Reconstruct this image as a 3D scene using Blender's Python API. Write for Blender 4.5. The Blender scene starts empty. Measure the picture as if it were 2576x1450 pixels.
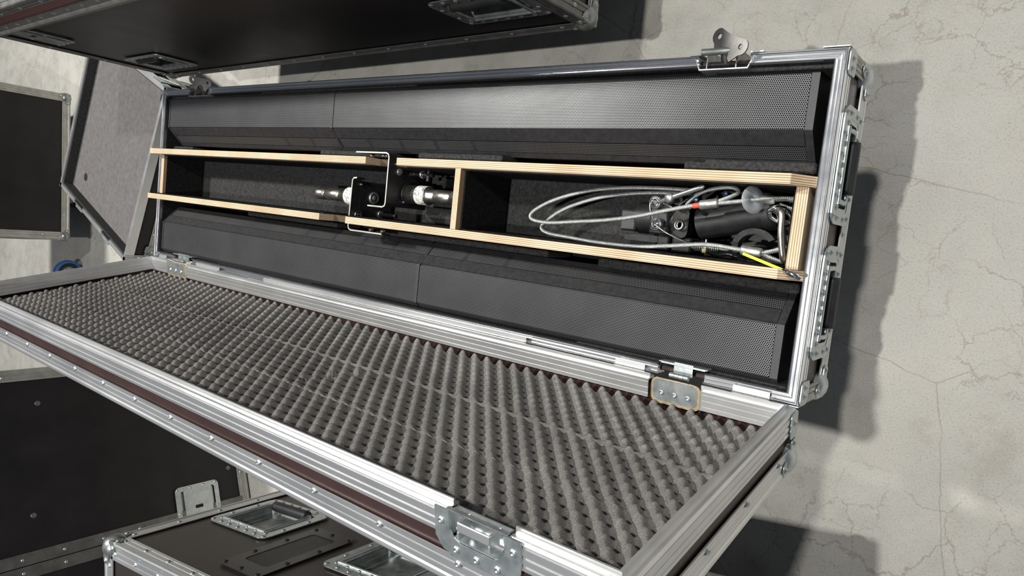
import bpy, math, random
from mathutils import Vector, Matrix
random.seed(7)
PI = math.pi
sc = bpy.context.scene
col = sc.collection

# ------------------------------------------------------------------ camera, world, light
FL = 0.52                                    # height of the open case's rim above the floor
cam_d = bpy.data.cameras.new('camera')
cam = bpy.data.objects.new('camera', cam_d); col.objects.link(cam)
cam_d.sensor_width = 36.0
cam_d.lens = 1759.54 / 2576 * 36.0
cam_d.clip_start = 0.02
Rw = ((0.78569, 0.10409, -0.60980), (0.13923, -0.99021, 0.01037), (-0.60275, -0.09305, -0.79249))
cam.matrix_world = Matrix(((Rw[0][0], -Rw[1][0], -Rw[2][0], 2.2711), (Rw[0][1], -Rw[1][1], -Rw[2][1], -0.0350),
                           (Rw[0][2], -Rw[1][2], -Rw[2][2], 1.0805 + FL), (0, 0, 0, 1)))
sc.camera = cam
sc.view_settings.view_transform = 'Standard'
sc.view_settings.look = 'None'
sc.view_settings.gamma = 1.0
sc.view_settings.use_curve_mapping = False
sc.view_settings.exposure = 0.13

w = bpy.data.worlds.new('world'); sc.world = w; w.use_nodes = True
bg = w.node_tree.nodes['Background']
bg.inputs[0].default_value = (0.72, 0.82, 1.0, 1); bg.inputs[1].default_value = 0.11

def area(name, loc, target, size, power, color):
    l = bpy.data.lights.new(name, 'AREA'); l.shape = 'DISK'; l.size = size; l.energy = power; l.color = color
    o = bpy.data.objects.new(name, l); col.objects.link(o); o.location = loc
    o.rotation_euler = (Vector(target) - Vector(loc)).to_track_quat('-Z', 'Y').to_euler()
    return o
area('hall_lamp', (1.92, -0.66, 5.12), (1.8, -0.4, 0), 0.09, 128, (1.0, 0.98, 0.94))
area('hall_lamp', (2.58, 1.90, 5.52), (1.9, 0.2, 0), 0.24, 140, (1.0, 0.98, 0.93))
area('hall_lamp', (-2.20, 1.80, 5.52), (0.2, 0.2, 0), 0.34, 350, (1.0, 0.98, 0.93))

# ------------------------------------------------------------------ materials
def new_mat(name):
    m = bpy.data.materials.new(name); m.use_nodes = True
    nt = m.node_tree; b = nt.nodes['Principled BSDF']
    return m, nt, b
def nd(nt, t, **kw):
    n = nt.nodes.new(t)
    for k, v in kw.items():
        if k in n.inputs: n.inputs[k].default_value = v
        else: setattr(n, k, v)
    return n
def coords(nt): return nt.nodes.new('ShaderNodeTexCoord').outputs['Object']
def ramp(nt, fac, stops):
    r = nt.nodes.new('ShaderNodeValToRGB'); e = r.color_ramp.elements
    while len(e) < len(stops): e.new(0.5)
    for el, (p, c) in zip(e, stops): el.position = p; el.color = (*c, 1) if len(c) == 3 else c
    nt.links.new(fac, r.inputs[0]); return r.outputs[0]
def math_n(nt, op, a, b=None, c=None):
    n = nt.nodes.new('ShaderNodeMath'); n.operation = op
    for i, v in enumerate((a, b, c)):
        if v is None: continue
        if isinstance(v, (int, float)): n.inputs[i].default_value = v
        else: nt.links.new(v, n.inputs[i])
    return n.outputs[0]
def bump(nt, b, h, strength, dist):
    n = nd(nt, 'ShaderNodeBump', Strength=strength, Distance=dist)
    nt.links.new(h, n.inputs['Height']); nt.links.new(n.outputs[0], b.inputs['Normal'])
def noise(nt, vec, scale, detail=4, rough=0.55):
    n = nd(nt, 'ShaderNodeTexNoise', Scale=scale, Detail=detail, Roughness=rough)
    nt.links.new(vec, n.inputs['Vector']); return n.outputs['Fac']
def mixc(nt, fac, a, b, mode='MIX'):
    n = nt.nodes.new('ShaderNodeMix'); n.data_type = 'RGBA'; n.blend_type = mode
    if isinstance(fac, (int, float)): n.inputs[0].default_value = fac
    else: nt.links.new(fac, n.inputs[0])
    for i, v in ((6, a), (7, b)):
        if isinstance(v, tuple): n.inputs[i].default_value = (*v, 1)
        else: nt.links.new(v, n.inputs[i])
    return n.outputs[2]

def surf(name, c1, c2, metallic, r1, r2, nscale=20, bscale=0, bstr=0.2, bdist=0.001, stretch=None, spec=0.5, coat=0):
    m, nt, b = new_mat(name); v = coords(nt)
    if stretch:
        mp = nt.nodes.new('ShaderNodeMapping'); mp.inputs['Scale'].default_value = stretch
        nt.links.new(v, mp.inputs[0]); v = mp.outputs[0]
    f = noise(nt, v, nscale)
    nt.links.new(ramp(nt, f, [(0.3, c1), (0.7, c2)]), b.inputs['Base Color'])
    rr = nt.nodes.new('ShaderNodeMapRange'); rr.inputs[3].default_value = r1; rr.inputs[4].default_value = r2
    nt.links.new(f, rr.inputs[0]); nt.links.new(rr.outputs[0], b.inputs['Roughness'])
    b.inputs['Metallic'].default_value = metallic; b.inputs['Specular IOR Level'].default_value = spec
    if coat: b.inputs['Coat Weight'].default_value = coat
    if bscale: bump(nt, b, noise(nt, v, bscale, 2), bstr, bdist)
    return m

M = {}
M['alu'] = surf('aluminium', (.64, .645, .65), (.73, .735, .74), .85, .28, .42, 22, 420, .10, .0004, (.25, 1, 1))
M['alu_rim'] = surf('polished_aluminium_rim', (.80, .81, .83), (.88, .89, .90), 1.0, .16, .26, 22, 420, .06, .0003, (.25, 1, 1))
M['alu_dull'] = surf('dull_aluminium', (.36, .35, .32), (.50, .49, .46), .7, .42, .6, 25, 180, .15, .0006)
M['alu_dark'] = surf('dark_aluminium', (.14, .135, .13), (.24, .235, .225), .75, .34, .5, 25, 180, .15, .0006)  # darker grey variant of the aluminium
M['zinc'] = surf('zinc_plated_steel', (.42, .47, .48), (.60, .63, .63), .85, .25, .45, 60, 300, .12, .0004)
M['zinc_dark'] = surf('weathered_zinc', (.20, .22, .22), (.40, .42, .41), .8, .3, .5, 45, 200, .2, .0005)
M['steel'] = surf('machined_steel', (.30, .28, .25), (.62, .60, .56), .95, .18, .42, 40, 200, .15, .0004)
M['chrome'] = surf('chrome', (.7, .7, .7), (.85, .85, .85), 1.0, .08, .16, 10)
M['phenolic'] = surf('black_phenolic_ply', (.009, .008, .009), (.016, .014, .0145), 0, .36, .5, 8, 500, .15, .0003, None, .35)
M['phenolic_brown'] = surf('brown_phenolic_ply', (.026, .013, .012), (.040, .020, .018), 0, .35, .5, 8, 500, .15, .0003)
M['phenolic_dark'] = surf('dark_phenolic_ply', (.018, .014, .013), (.028, .022, .020), 0, .36, .5, 8, 500, .15, .0003)
M['maroon'] = surf('maroon_ply', (.10, .010, .012), (.16, .018, .020), 0, .35, .5, 8)
M['felt'] = surf('black_felt', (.007, .007, .008), (.020, .019, .019), 0, .95, 1, 160, 700, .9, .002, None, .1)
M['felt_light'] = surf('charcoal_felt_pad', (.025, .025, .026), (.06, .06, .06), 0, .95, 1, 160, 600, 1, .002, None, .1)
M['felt_grey'] = surf('grey_felt', (.12, .113, .113), (.165, .156, .154), 0, .95, 1, 60, 500, .7, .0015, None, .1)
M['plastic'] = surf('textured_black_paint', (.018, .0185, .021), (.029, .030, .034), 0, .42, .55, 90, 900, .5, .0006)
M['rubber'] = surf('black_rubber', (.010, .010, .012), (.018, .018, .020), 0, .45, .6, 30, 300, .2, .0005)
M['black_metal'] = surf('black_coated_metal', (.009, .009, .010), (.016, .016, .017), 0, .4, .5, 60, 700, .3, .0003)
M['black_gloss'] = surf('black_anodised', (.012, .012, .013), (.02, .02, .021), 0.2, .25, .38, 60, 500, .3, .0003)
M['yellow'] = surf('fluorescent_yellow_tag', (.62, .85, .03), (.72, .92, .05), 0, .5, .6, 20)
M['orange'] = surf('orange_mark', (.55, .06, .03), (.70, .12, .05), 0, .5, .6, 60)
M['brass'] = surf('brass', (.55, .42, .18), (.72, .6, .32), .9, .2, .35, 60)
M['blue_bolt'] = surf('blue_zinc', (.05, .10, .22), (.12, .2, .4), .8, .2, .35, 60)
M['tyre_blue'] = surf('blue_tyre', (.02, .09, .25), (.03, .12, .32), 0, .5, .6, 20)
M['gold'] = surf('yellow_passivated_edge', (.55, .43, .24), (.72, .6, .38), .7, .3, .45, 60)
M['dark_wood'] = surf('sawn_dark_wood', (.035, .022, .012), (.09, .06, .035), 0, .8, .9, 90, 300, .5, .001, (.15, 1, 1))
M['hole'] = surf('dark_hole', (.004, .004, .004), (.006, .006, .006), 0, .8, .9)

# plywood with visible plies in the cut edge: layers stacked along local Y (long boards) or X (cross boards)
def ply_mat(name, axis, thick):
    m, nt, b = new_mat(name); v = coords(nt)
    sx = nt.nodes.new('ShaderNodeSeparateXYZ'); nt.links.new(v, sx.inputs[0])
    ax = sx.outputs[axis]
    f = math_n(nt, 'SINE', math_n(nt, 'MULTIPLY', ax, 2 * PI * 4.5 / thick))
    mp = nt.nodes.new('ShaderNodeMapping'); mp.inputs['Scale'].default_value = (1, 40, 10) if axis == 1 else (40, 1, 10)
    nt.links.new(v, mp.inputs[0])
    g = noise(nt, mp.outputs[0], 14, 5)
    base = ramp(nt, math_n(nt, 'MULTIPLY_ADD', f, .5, .5), [(.15, (.40, .27, .165)), (.62, (.80, .68, .52))])
    dirt = ramp(nt, noise(nt, v, 9, 3), [(.3, (.80, .76, .70)), (.6, (1, 1, 1))])
    c = mixc(nt, 1.0, base, dirt, 'MULTIPLY')
    c = mixc(nt, .35, c, ramp(nt, g, [(.3, (.55, .40, .26)), (.7, (.95, .82, .64))]), 'MULTIPLY')
    nt.links.new(c, b.inputs['Base Color']); b.inputs['Roughness'].default_value = .7
    bump(nt, b, g, .3, .0006)
    return m
M['ply_long'] = ply_mat('plywood_long', 1, .016)
M['ply_cross'] = ply_mat('plywood_cross', 0, .016)

# perforated steel grille: hexagonal holes laid out in real size over the sheet
def grille_mat(name, pitch, lo, hi, rough, open_=.36):
    m, nt, b = new_mat(name); v = coords(nt)
    sx = nt.nodes.new('ShaderNodeSeparateXYZ'); nt.links.new(v, sx.inputs[0])
    px, py = pitch, pitch * math.sqrt(3)
    def lattice(ox, oy):
        fx = math_n(nt, 'SUBTRACT', math_n(nt, 'FRACT', math_n(nt, 'ADD', math_n(nt, 'DIVIDE', sx.outputs[0], px), ox)), .5)
        fy = math_n(nt, 'SUBTRACT', math_n(nt, 'FRACT', math_n(nt, 'ADD', math_n(nt, 'DIVIDE', sx.outputs[1], py), oy)), .5)
        fx = math_n(nt, 'MULTIPLY', fx, 1.0); fy = math_n(nt, 'MULTIPLY', fy, math.sqrt(3))
        return math_n(nt, 'SQRT', math_n(nt, 'ADD', math_n(nt, 'MULTIPLY', fx, fx), math_n(nt, 'MULTIPLY', fy, fy)))
    d = math_n(nt, 'MINIMUM', lattice(100, 100), lattice(100.5, 100.5))
    solid = nt.nodes.new('ShaderNodeMapRange'); solid.inputs[1].default_value = open_ - .04; solid.inputs[2].default_value = open_ + .03
    nt.links.new(d, solid.inputs[0])
    n = noise(nt, v, 12)
    metal = ramp(nt, n, [(.3, lo), (.7, hi)])
    c = mixc(nt, solid.outputs[0], (.002, .002, .002), metal)
    nt.links.new(c, b.inputs['Base Color'])
    nt.links.new(math_n(nt, 'MULTIPLY', solid.outputs[0], 1.0), b.inputs['Specular IOR Level'])
    b.inputs['Metallic'].default_value = .35
    b.inputs['Roughness'].default_value = rough
    
    return m
M['grille'] = grille_mat('perforated_grille', .0032, (.080, .081, .086), (.105, .107, .114), .40)
M['grille_slot'] = grille_mat('perforated_slot', .0030, (.10, .10, .105), (.13, .13, .135), .42)

# foam
m, nt, b = new_mat('grey_foam'); v = coords(nt)
f1 = noise(nt, v, 900, 3, .7); f2 = noise(nt, v, 9, 3)
c = ramp(nt, f1, [(.30, (.115, .112, .110)), (.56, (.200, .194, .190)), (.72, (.50, .49, .48))])
dust = ramp(nt, f2, [(.35, (.88, .87, .86)), (.65, (1.18, 1.16, 1.13))])
nt.links.new(mixc(nt, 1, c, dust, 'MULTIPLY'), b.inputs['Base Color'])
b.inputs['Roughness'].default_value = .9; b.inputs['Specular IOR Level'].default_value = .15
bump(nt, b, f1, .7, .0015); M['foam'] = m

# concrete
m, nt, b = new_mat('worn_concrete'); v = coords(nt)
big = noise(nt, v, 1.6, 6, .6); mid = noise(nt, v, 11, 6, .65); fine = noise(nt, v, 260, 3, .7)
base = ramp(nt, big, [(.30, (.39, .380, .350)), (.52, (.46, .448, .412)), (.72, (.52, .505, .465))])
c = mixc(nt, .55, base, ramp(nt, mid, [(.3, (.74, .73, .71)), (.55, (1, 1, 1)), (.75, (1.1, 1.08, 1.03))]), 'MULTIPLY')
c = mixc(nt, .75, c, ramp(nt, fine, [(.28, (.62, .60, .57)), (.45, (1, 1, 1)), (.75, (1.15, 1.15, 1.15))]), 'MULTIPLY')
st = noise(nt, v, 3.4, 5, .7)
c = mixc(nt, .6, c, ramp(nt, st, [(.34, (.80, .77, .71)), (.40, (.97, .96, .94)), (.6, (1, 1, 1)), (.70, (1.08, 1.08, 1.07))]), 'MULTIPLY')
def cracks(scale, width, warp, seed, strength, maskscale, lo):
    global c
    mp = nt.nodes.new('ShaderNodeMapping'); mp.inputs['Location'].default_value = (seed, seed * .7, 0); nt.links.new(v, mp.inputs[0])
    nn = nd(nt, 'ShaderNodeTexNoise', Scale=scale * 2.2, Detail=6, Roughness=.65); nt.links.new(mp.outputs[0], nn.inputs['Vector'])
    vm = nt.nodes.new('ShaderNodeVectorMath'); vm.operation = 'MULTIPLY_ADD'
    nt.links.new(nn.outputs['Color'], vm.inputs[0]); vm.inputs[1].default_value = (warp,) * 3; nt.links.new(mp.outputs[0], vm.inputs[2])
    vo = nd(nt, 'ShaderNodeTexVoronoi', Scale=scale); vo.feature = 'DISTANCE_TO_EDGE'; nt.links.new(vm.outputs[0], vo.inputs['Vector'])
    line = nt.nodes.new('ShaderNodeMapRange'); line.inputs[1].default_value = 0; line.inputs[2].default_value = width
    line.inputs[3].default_value = 1; line.inputs[4].default_value = 0; nt.links.new(vo.outputs[0], line.inputs[0])
    mk = nt.nodes.new('ShaderNodeMapRange'); mk.inputs[1].default_value = lo; mk.inputs[2].default_value = lo + .12
    nt.links.new(noise(nt, mp.outputs[0], maskscale, 3), mk.inputs[0])
    f = math_n(nt, 'MULTIPLY', math_n(nt, 'MULTIPLY', line.outputs[0], mk.outputs[0]), strength)
    c = mixc(nt, f, c, (.20, .165, .125)); return f
cr1 = cracks(4.2, .010, .10, 3.1, .62, 3.0, .47)
cr2 = cracks(12, .018, .05, 9.3, .55, 4.0, .46)
cr3 = cracks(2.0, .0035, .04, 1.7, .60, 1.6, .40)
# pits and dark specks
vo = nd(nt, 'ShaderNodeTexVoronoi', Scale=130); nt.links.new(v, vo.inputs['Vector'])
sp = nt.nodes.new('ShaderNodeMapRange'); sp.inputs[1].default_value = .05; sp.inputs[2].default_value = .13; sp.inputs[3].default_value = 1; sp.inputs[4].default_value = 0
nt.links.new(vo.outputs['Distance'], sp.inputs[0])
mk = ramp(nt, noise(nt, v, 26, 2), [(.50, (0, 0, 0)), (.58, (1, 1, 1))])
c = mixc(nt, math_n(nt, 'MULTIPLY', math_n(nt, 'MULTIPLY', sp.outputs[0], mk), .75), c, (.10, .085, .065))
# pale scratches running along the traffic direction
mp = nt.nodes.new('ShaderNodeMapping'); mp.inputs['Scale'].default_value = (2.2, 60, 1); mp.inputs['Rotation'].default_value = (0, 0, 1.2)
nt.links.new(v, mp.inputs[0])
scr = ramp(nt, noise(nt, mp.outputs[0], 1.7, 3, .7), [(.66, (0, 0, 0)), (.72, (1, 1, 1))])
c = mixc(nt, math_n(nt, 'MULTIPLY', scr, .22), c, (.60, .58, .53))
nt.links.new(c, b.inputs['Base Color'])
nt.links.new(ramp(nt, mid, [(.3, (.42, .42, .42)), (.7, (.62, .62, .62))]), b.inputs['Roughness'])
b.inputs['Specular IOR Level'].default_value = .35
bump(nt, b, fine, .25, .0008); M['concrete'] = m

# wire rope paint (strand geometry carries the twist); sticker; clear disc
M['wire'] = surf('galvanised_wire', (.30, .31, .305), (.46, .47, .455), .6, .32, .45, 200)
M['ferrule'] = surf('aluminium_ferrule', (.36, .355, .34), (.56, .55, .53), .8, .32, .5, 120, 300, .3, .0005)
m, nt, b = new_mat('worn_label'); v = coords(nt)
nt.links.new(ramp(nt, noise(nt, v, 190, 3, .7), [(.40, (.10, .10, .09)), (.47, (.78, .77, .72))]), b.inputs['Base Color'])
b.inputs['Roughness'].default_value = .7; M['label'] = m
m, nt, b = new_mat('clear_plastic')
b.inputs['Base Color'].default_value = (.42, .45, .48, 1); b.inputs['Roughness'].default_value = .3
b.inputs['Alpha'].default_value = .55; M['clear'] = m
m, nt, b = new_mat('dish_window')
b.inputs['Base Color'].default_value = (.03, .03, .03, 1); b.inputs['Roughness'].default_value = .25
b.inputs['Alpha'].default_value = .35; b.inputs['Specular IOR Level'].default_value = .3; M['window'] = m

# ------------------------------------------------------------------ mesh helpers
class MB:
    def __init__(s, T=None): s.v = []; s.f = []; s.sm = []; s.T = T or Matrix.Identity(4)
    def add(s, vs, fs, smooth=False, T=None):
        A = s.T @ T if T else s.T
        n = len(s.v); s.v += [tuple(A @ Vector(p)) for p in vs]
        s.f += [tuple(i + n for i in q) for q in fs]; s.sm += [smooth] * len(fs); return s
    def box(s, a, b_, T=None, bev=0):
        x0, y0, z0 = a; x1, y1, z1 = b_
        if bev:
            o = [(x0 + bev, y0), (x1 - bev, y0), (x1, y0 + bev), (x1, y1 - bev), (x1 - bev, y1), (x0 + bev, y1), (x0, y1 - bev), (x0, y0 + bev)]
            ins = lambda p, k: (min(max(p[0], x0 + k), x1 - k), min(max(p[1], y0 + k), y1 - k))
            rings = [[(*ins(p, bev), z0) for p in o], [(*p, z0 + bev) for p in o], [(*p, z1 - bev) for p in o], [(*ins(p, bev), z1) for p in o]]
            vs = [p for r in rings for p in r]; fs = [tuple(range(7, -1, -1)), tuple(range(24, 32))]
            for r in range(3):
                for i in range(8): j = (i + 1) % 8; fs.append((r * 8 + i, r * 8 + j, r * 8 + 8 + j, r * 8 + 8 + i))
            return s.add(vs, fs, False, T)
        vs = [(x, y, z) for z in (z0, z1) for x, y in ((x0, y0), (x1, y0), (x1, y1), (x0, y1))]
        return s.add(vs, [(3, 2, 1, 0), (4, 5, 6, 7), (0, 1, 5, 4), (1, 2, 6, 5), (2, 3, 7, 6), (3, 0, 4, 7)], False, T)
    def prism(s, pts, z0, z1, T=None, smooth=False):         # polygon in xy, extruded in z
        n = len(pts); vs = [(x, y, z0) for x, y in pts] + [(x, y, z1) for x, y in pts]
        s.add(vs, [tuple(range(n - 1, -1, -1)), tuple(range(n, 2 * n))], False, T)
        return s.add(vs, [(i, (i + 1) % n, n + (i + 1) % n, n + i) for i in range(n)], smooth, T)
    def ringplate(s, outer, inner, z0, z1, T=None):           # plate with an opening, same vertex count
        n = len(outer); vs = []
        for z in (z0, z1):
            vs += [(x, y, z) for x, y in outer]; vs += [(x, y, z) for x, y in inner]
        fs = []
        for i in range(n):
            j = (i + 1) % n
            fs += [(i, n + i, n + j, j), (2 * n + i, 2 * n + j, 3 * n + j, 3 * n + i), (i, j, 2 * n + j, 2 * n + i), (n + j, n + i, 3 * n + i, 3 * n + j)]
        return s.add(vs, fs, False, T)
    def tube(s, pts, r, n=10, cap=True, T=None, closed=False):
        P = [Vector(p) for p in pts]; R = r if isinstance(r, (list, tuple)) else [r] * len(P)
        m_ = len(P); vs = []; up = None
        for i, p in enumerate(P):
            if closed: t = (P[(i + 1) % m_] - P[i - 1])
            else: t = (P[min(i + 1, m_ - 1)] - P[max(i - 1, 0)])
            t.normalize()
            if up is None: up = t.orthogonal().normalized()
            up = (up - t * up.dot(t)); up = up.normalized() if up.length > 1e-6 else t.orthogonal().normalized()
            w_ = t.cross(up)
            for k in range(n):
                a = 2 * PI * k / n; vs.append(tuple(p + (up * math.cos(a) + w_ * math.sin(a)) * R[i]))
        fs = [(i * n + k, i * n + (k + 1) % n, ((i + 1) % m_) * n + (k + 1) % n, ((i + 1) % m_) * n + k)
              for i in range(m_ if closed else m_ - 1) for k in range(n)]
        s.add(vs, fs, True, T)
        if cap and not closed: s.add(vs[:n], [tuple(range(n - 1, -1, -1))], False, T); s.add(vs[-n:], [tuple(range(n))], False, T)
        return s
    def lathe(s, prof, n=20, T=None, smooth=True):            # profile (r, z) around z
        vs = [(r * math.cos(2 * PI * k / n), r * math.sin(2 * PI * k / n), z) for r, z in prof for k in range(n)]
        m_ = len(prof)
        return s.add(vs, [(i * n + k, i * n + (k + 1) % n, (i + 1) * n + (k + 1) % n, (i + 1) * n + k) for i in range(m_ - 1) for k in range(n)], smooth, T)
    def extrude(s, prof, p0, p1, U, V):                        # closed profile (u, v) swept from p0 to p1
        p0, p1, U, V = map(Vector, (p0, p1, U, V)); n = len(prof)
        vs = [tuple(p + U * a + V * b_) for p in (p0, p1) for a, b_ in prof]
        fs = [(i, (i + 1) % n, n + (i + 1) % n, n + i) for i in range(n)] + [tuple(range(n - 1, -1, -1)), tuple(range(n, 2 * n))]
        return s.add(vs, fs)
    def mesh(s, name, mat):
        me = bpy.data.meshes.new(name); me.from_pydata(s.v, [], s.f); me.update()
        for p, q in zip(me.polygons, s.sm): p.use_smooth = q
        me.materials.append(mat)
        bm_fix(me); return me
    def obj(s, name, mat, parent=None, label=None, bev=0):
        o = bpy.data.objects.new(name, s.mesh(name, mat)); col.objects.link(o)
        if parent: o.parent = parent
        if label: o['label'] = label
        if bev:
            md = o.modifiers.new('bevel', 'BEVEL'); md.width = bev; md.segments = 2; md.limit_method = 'ANGLE'; md.angle_limit = .6
        return o
def bm_fix(me):
    import bmesh
    b_ = bmesh.new(); b_.from_mesh(me); bmesh.ops.recalc_face_normals(b_, faces=b_.faces); b_.to_mesh(me); b_.free()

def cut(o, cutters):
    for mb in cutters:
        me = mb.mesh('cutter', M['hole']); c_ = bpy.data.objects.new('cutter', me); col.objects.link(c_)
        if o.parent: c_.parent = o.parent
        md = o.modifiers.new('cut', 'BOOLEAN'); md.operation = 'DIFFERENCE'; md.solver = 'EXACT'; md.object = c_
        dg = bpy.context.evaluated_depsgraph_get(); dg.update()
        nm = bpy.data.meshes.new_from_object(o.evaluated_get(dg)); o.modifiers.remove(md)
        old = o.data; o.data = nm; nm.materials.clear(); nm.materials.append(old.materials[0])
        for p in nm.polygons: p.material_index = 0
        bpy.data.objects.remove(c_); bpy.data.meshes.remove(me)
        nm.name = o.name
def thing(name, label, cat, loc=(0, 0, 0), yaw=0, group=None):
    o = bpy.data.objects.new(name, None); col.objects.link(o); o.location = loc; o.rotation_euler = (0, 0, yaw)
    o['label'] = label; o['category'] = cat; o.empty_display_size = .05
    if group: o['group'] = group
    return o
def tag(o, label, cat, group=None):
    o['label'] = label; o['category'] = cat
    if group: o['group'] = group
    return o
def inst(name, me, parent, T):
    o = bpy.data.objects.new(name, me); col.objects.link(o); o.parent = parent; o.matrix_local = T; return o
def frame(o, x, y, z):                                         # matrix from origin and three axes
    x, y, z = Vector(x).normalized(), Vector(y).normalized(), Vector(z).normalized()
    return Matrix(((x[0], y[0], z[0], o[0]), (x[1], y[1], z[1], o[1]), (x[2], y[2], z[2], o[2]), (0, 0, 0, 1)))
def rrect(w, h, r, n=5, cx=0, cy=0):
    pts = []
    for sx, sy, a0 in ((1, 1, 0), (-1, 1, 90), (-1, -1, 180), (1, -1, 270)):
        for k in range(n + 1):
            a = math.radians(a0 + 90 * k / n); pts.append((cx + sx * (w / 2 - r) + r * math.cos(a), cy + sy * (h / 2 - r) + r * math.sin(a)))
    return pts
def smooth_path(P, per=8):                                     # Catmull-Rom
    P = [Vector(p) for p in P]; out = []
    for i in range(len(P) - 1):
        a, b_, c_, d_ = P[max(i - 1, 0)], P[i], P[i + 1], P[min(i + 2, len(P) - 1)]
        for k in range(per):
            t = k / per
            out.append(.5 * ((2 * b_) + (c_ - a) * t + (2 * a - 5 * b_ + 4 * c_ - d_) * t * t + (-a + 3 * b_ - 3 * c_ + d_) * t ** 3))
    out.append(P[-1]); return out

rv = MB().lathe([(0, .0006), (.0014, .0006), (.0016, .0026), (.0036, .0022), (.0052, .0)], 12); RIVET = rv.mesh('rivet', M['zinc'])
RIVET_DARK = MB().lathe([(0, .0008), (.0014, .0006), (.0016, .0026), (.0036, .0022), (.0052, .0)], 12).mesh('dark_rivet', M['black_gloss'])
def rivet(parent, p, n, me=None):
    n = Vector(n).normalized(); x = n.orthogonal().normalized()
    return inst('rivet', me or RIVET, parent, frame(p, x, n.cross(x), n))

# edge extrusion profile of a flight case: two ribbed flanges round a nose
def lprof(w_, t=.0022):
    half = [(w_, -t), (.80 * w_, -t), (.78 * w_, -t * .35), (.73 * w_, -t * .35), (.71 * w_, -t), (.46 * w_, -t), (.44 * w_, -t * .35), (.39 * w_, -t * .35), (.37 * w_, -t), (.20 * w_, -t), (.12 * w_, -1.7 * t)]
    return [(0, 0), (w_, 0)] + half + [(0, -2 * t), (-1.4 * t, -1.4 * t), (-2 * t, 0)] + [(b_, a) for a, b_ in reversed(half)] + [(0, w_)]

def handle(parent, T, L=.173, H=.12, mat='zinc', vs=1, depth=.012):
    """recessed spring handle; T: u along the grip, v across, n outwards; vs=+1 puts the grip on the +v side"""
    out = rrect(L, H, .022); inn = rrect(L - .036, H - .044, .010, 5, 0, .004 * vs)
    dish = MB(T).ringplate(out, inn, 0, .0022)
    dish.ringplate(inn, rrect(L - .05, H - .058, .008, 5, 0, .004 * vs), -depth, .0016)
    d = dish.obj('handle_dish', M[mat], parent)
    MB(T).prism(rrect(L - .048, H - .056, .008, 5, 0, .004 * vs), -depth - .001, -depth + .0005).obj('pan', M['zinc_dark'], d, 'dirty recessed pan')
    gy = vs * (H / 2 - .034); hy = -vs * (H / 2 - .026)
    bail = MB(T)
    for sx in (-1, 1): bail.tube(smooth_path([(sx * (L / 2 - .036), hy, .002), (sx * (L / 2 - .034), hy * .2 + gy * .8, .002), (sx * (L / 2 - .040), gy, .001), (sx * (L / 2 - .055), gy, .001)], 5), .0042, 8)
    bail.tube([(-(L / 2 - .055), gy, .001), ((L / 2 - .055), gy, .001)], .004, 8)
    bail.obj('bail', M[mat], d)
    MB(T).lathe([(.004, -(L / 2 - .048)), (.0115, -(L / 2 - .048)), (.0120, -(L / 2 - .055)), (.0120, L / 2 - .055), (.0115, L / 2 - .048), (.004, L / 2 - .048)], 18,
                frame((0, gy, .001), (0, 1, 0), (0, 0, 1), (1, 0, 0))).obj('grip', M['rubber'], d, 'black tubular grip')
    sp = MB(T)
    sp.tube([(-(L / 2 - .03), hy, .003), ((L / 2 - .03), hy, .003)], .0035, 8); sp.obj('hinge_pin', M[mat], d)
    n = T.to_3x3() @ Vector((0, 0, 1))
    k = max(3, round(L / .032))
    for i in range(k):
        x = -L / 2 + .012 + i * (L - .024) / (k - 1)
        for y in (-H / 2 + .010, H / 2 - .010):
            rivet(d, T @ Vector((x, y, .0022)), n)
    for sx in (-1, 1):
        for y in (-H * .18, H * .18): rivet(d, T @ Vector((sx * (L / 2 - .010), y, .0022)), n)
    # the heavier row of studs on the hinge side
    if vs:
        for i in range(k - 1):
            x = -L / 2 + .025 + i * (L - .05) / (k - 2)
            rivet(d, T @ Vector((x, hy - vs * .002, .0022)), n)
    return d

def pan_cutter(T, L, H, vs, depth):
    return MB(T).prism(rrect(L - .040, H - .048, .008, 5, 0, .004 * vs), -depth - .004, .03)
def ball_corner(parent, p, dx, dy, dz, mat='zinc_dark', R=.026, leg=.040):
    """steel ball corner at vertex p; dx,dy,dz are unit vectors pointing into the case"""
    dx, dy, dz = Vector(dx), Vector(dy), Vector(dz); p = Vector(p)
    m_ = MB(); c_ = p + (dx + dy + dz) * (R * .52)
    prof = [(R * math.cos(a), R * math.sin(a)) for a in [math.radians(-90 + 15 * k) for k in range(13)]]
    m_.lathe(prof, 18, frame(c_, (1, 0, 0), (0, 1, 0), (0, 0, 1)))
    for a_, b1_, b2_ in ((dx, dy, dz), (dy, dz, dx), (dz, dx, dy)):      # sheet folded along each edge, fading into it
        q0 = c_; q1 = p + a_ * leg * .9 + (b1_ + b2_) * .004
        m_.tube([q0, q0.lerp(q1, .45), q0.lerp(q1, .8), q1], [R * .72, R * .50, R * .34, R * .22], 12)
    pts = []
    def lobe(u, v, n):
        # three-lobed sheet on one face: arms along both edges
        o = p - n * .0032
        T = frame(o, u, v, -n)
        outl = [(-.003, -.003), (leg, -.003)]
        outl += [(leg + .008 * math.sin(math.radians(a)), .0075 - .0105 * math.cos(math.radians(a))) for a in range(20, 180, 20)]
        outl += [(leg, .018), (leg * .62, .022), (.022, leg * .62), (.018, leg)]
        outl += [(.0075 - .0105 * math.cos(math.radians(a)), leg + .008 * math.sin(math.radians(a))) for a in range(160, 0, -20)]
        outl += [(-.003, leg)]
        m_.prism(outl, 0, .0018, T)
        for q in ((leg, .0075), (.0075, leg)): pts.append((T @ Vector((q[0], q[1], .0018)), -n))
    lobe(dx, dy, dz); lobe(dy, dz, dx); lobe(dz, dx, dy)
    o = m_.obj('ball_corner', M[mat], parent)
    for q, n in pts: rivet(o, q, n)
    return o

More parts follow.
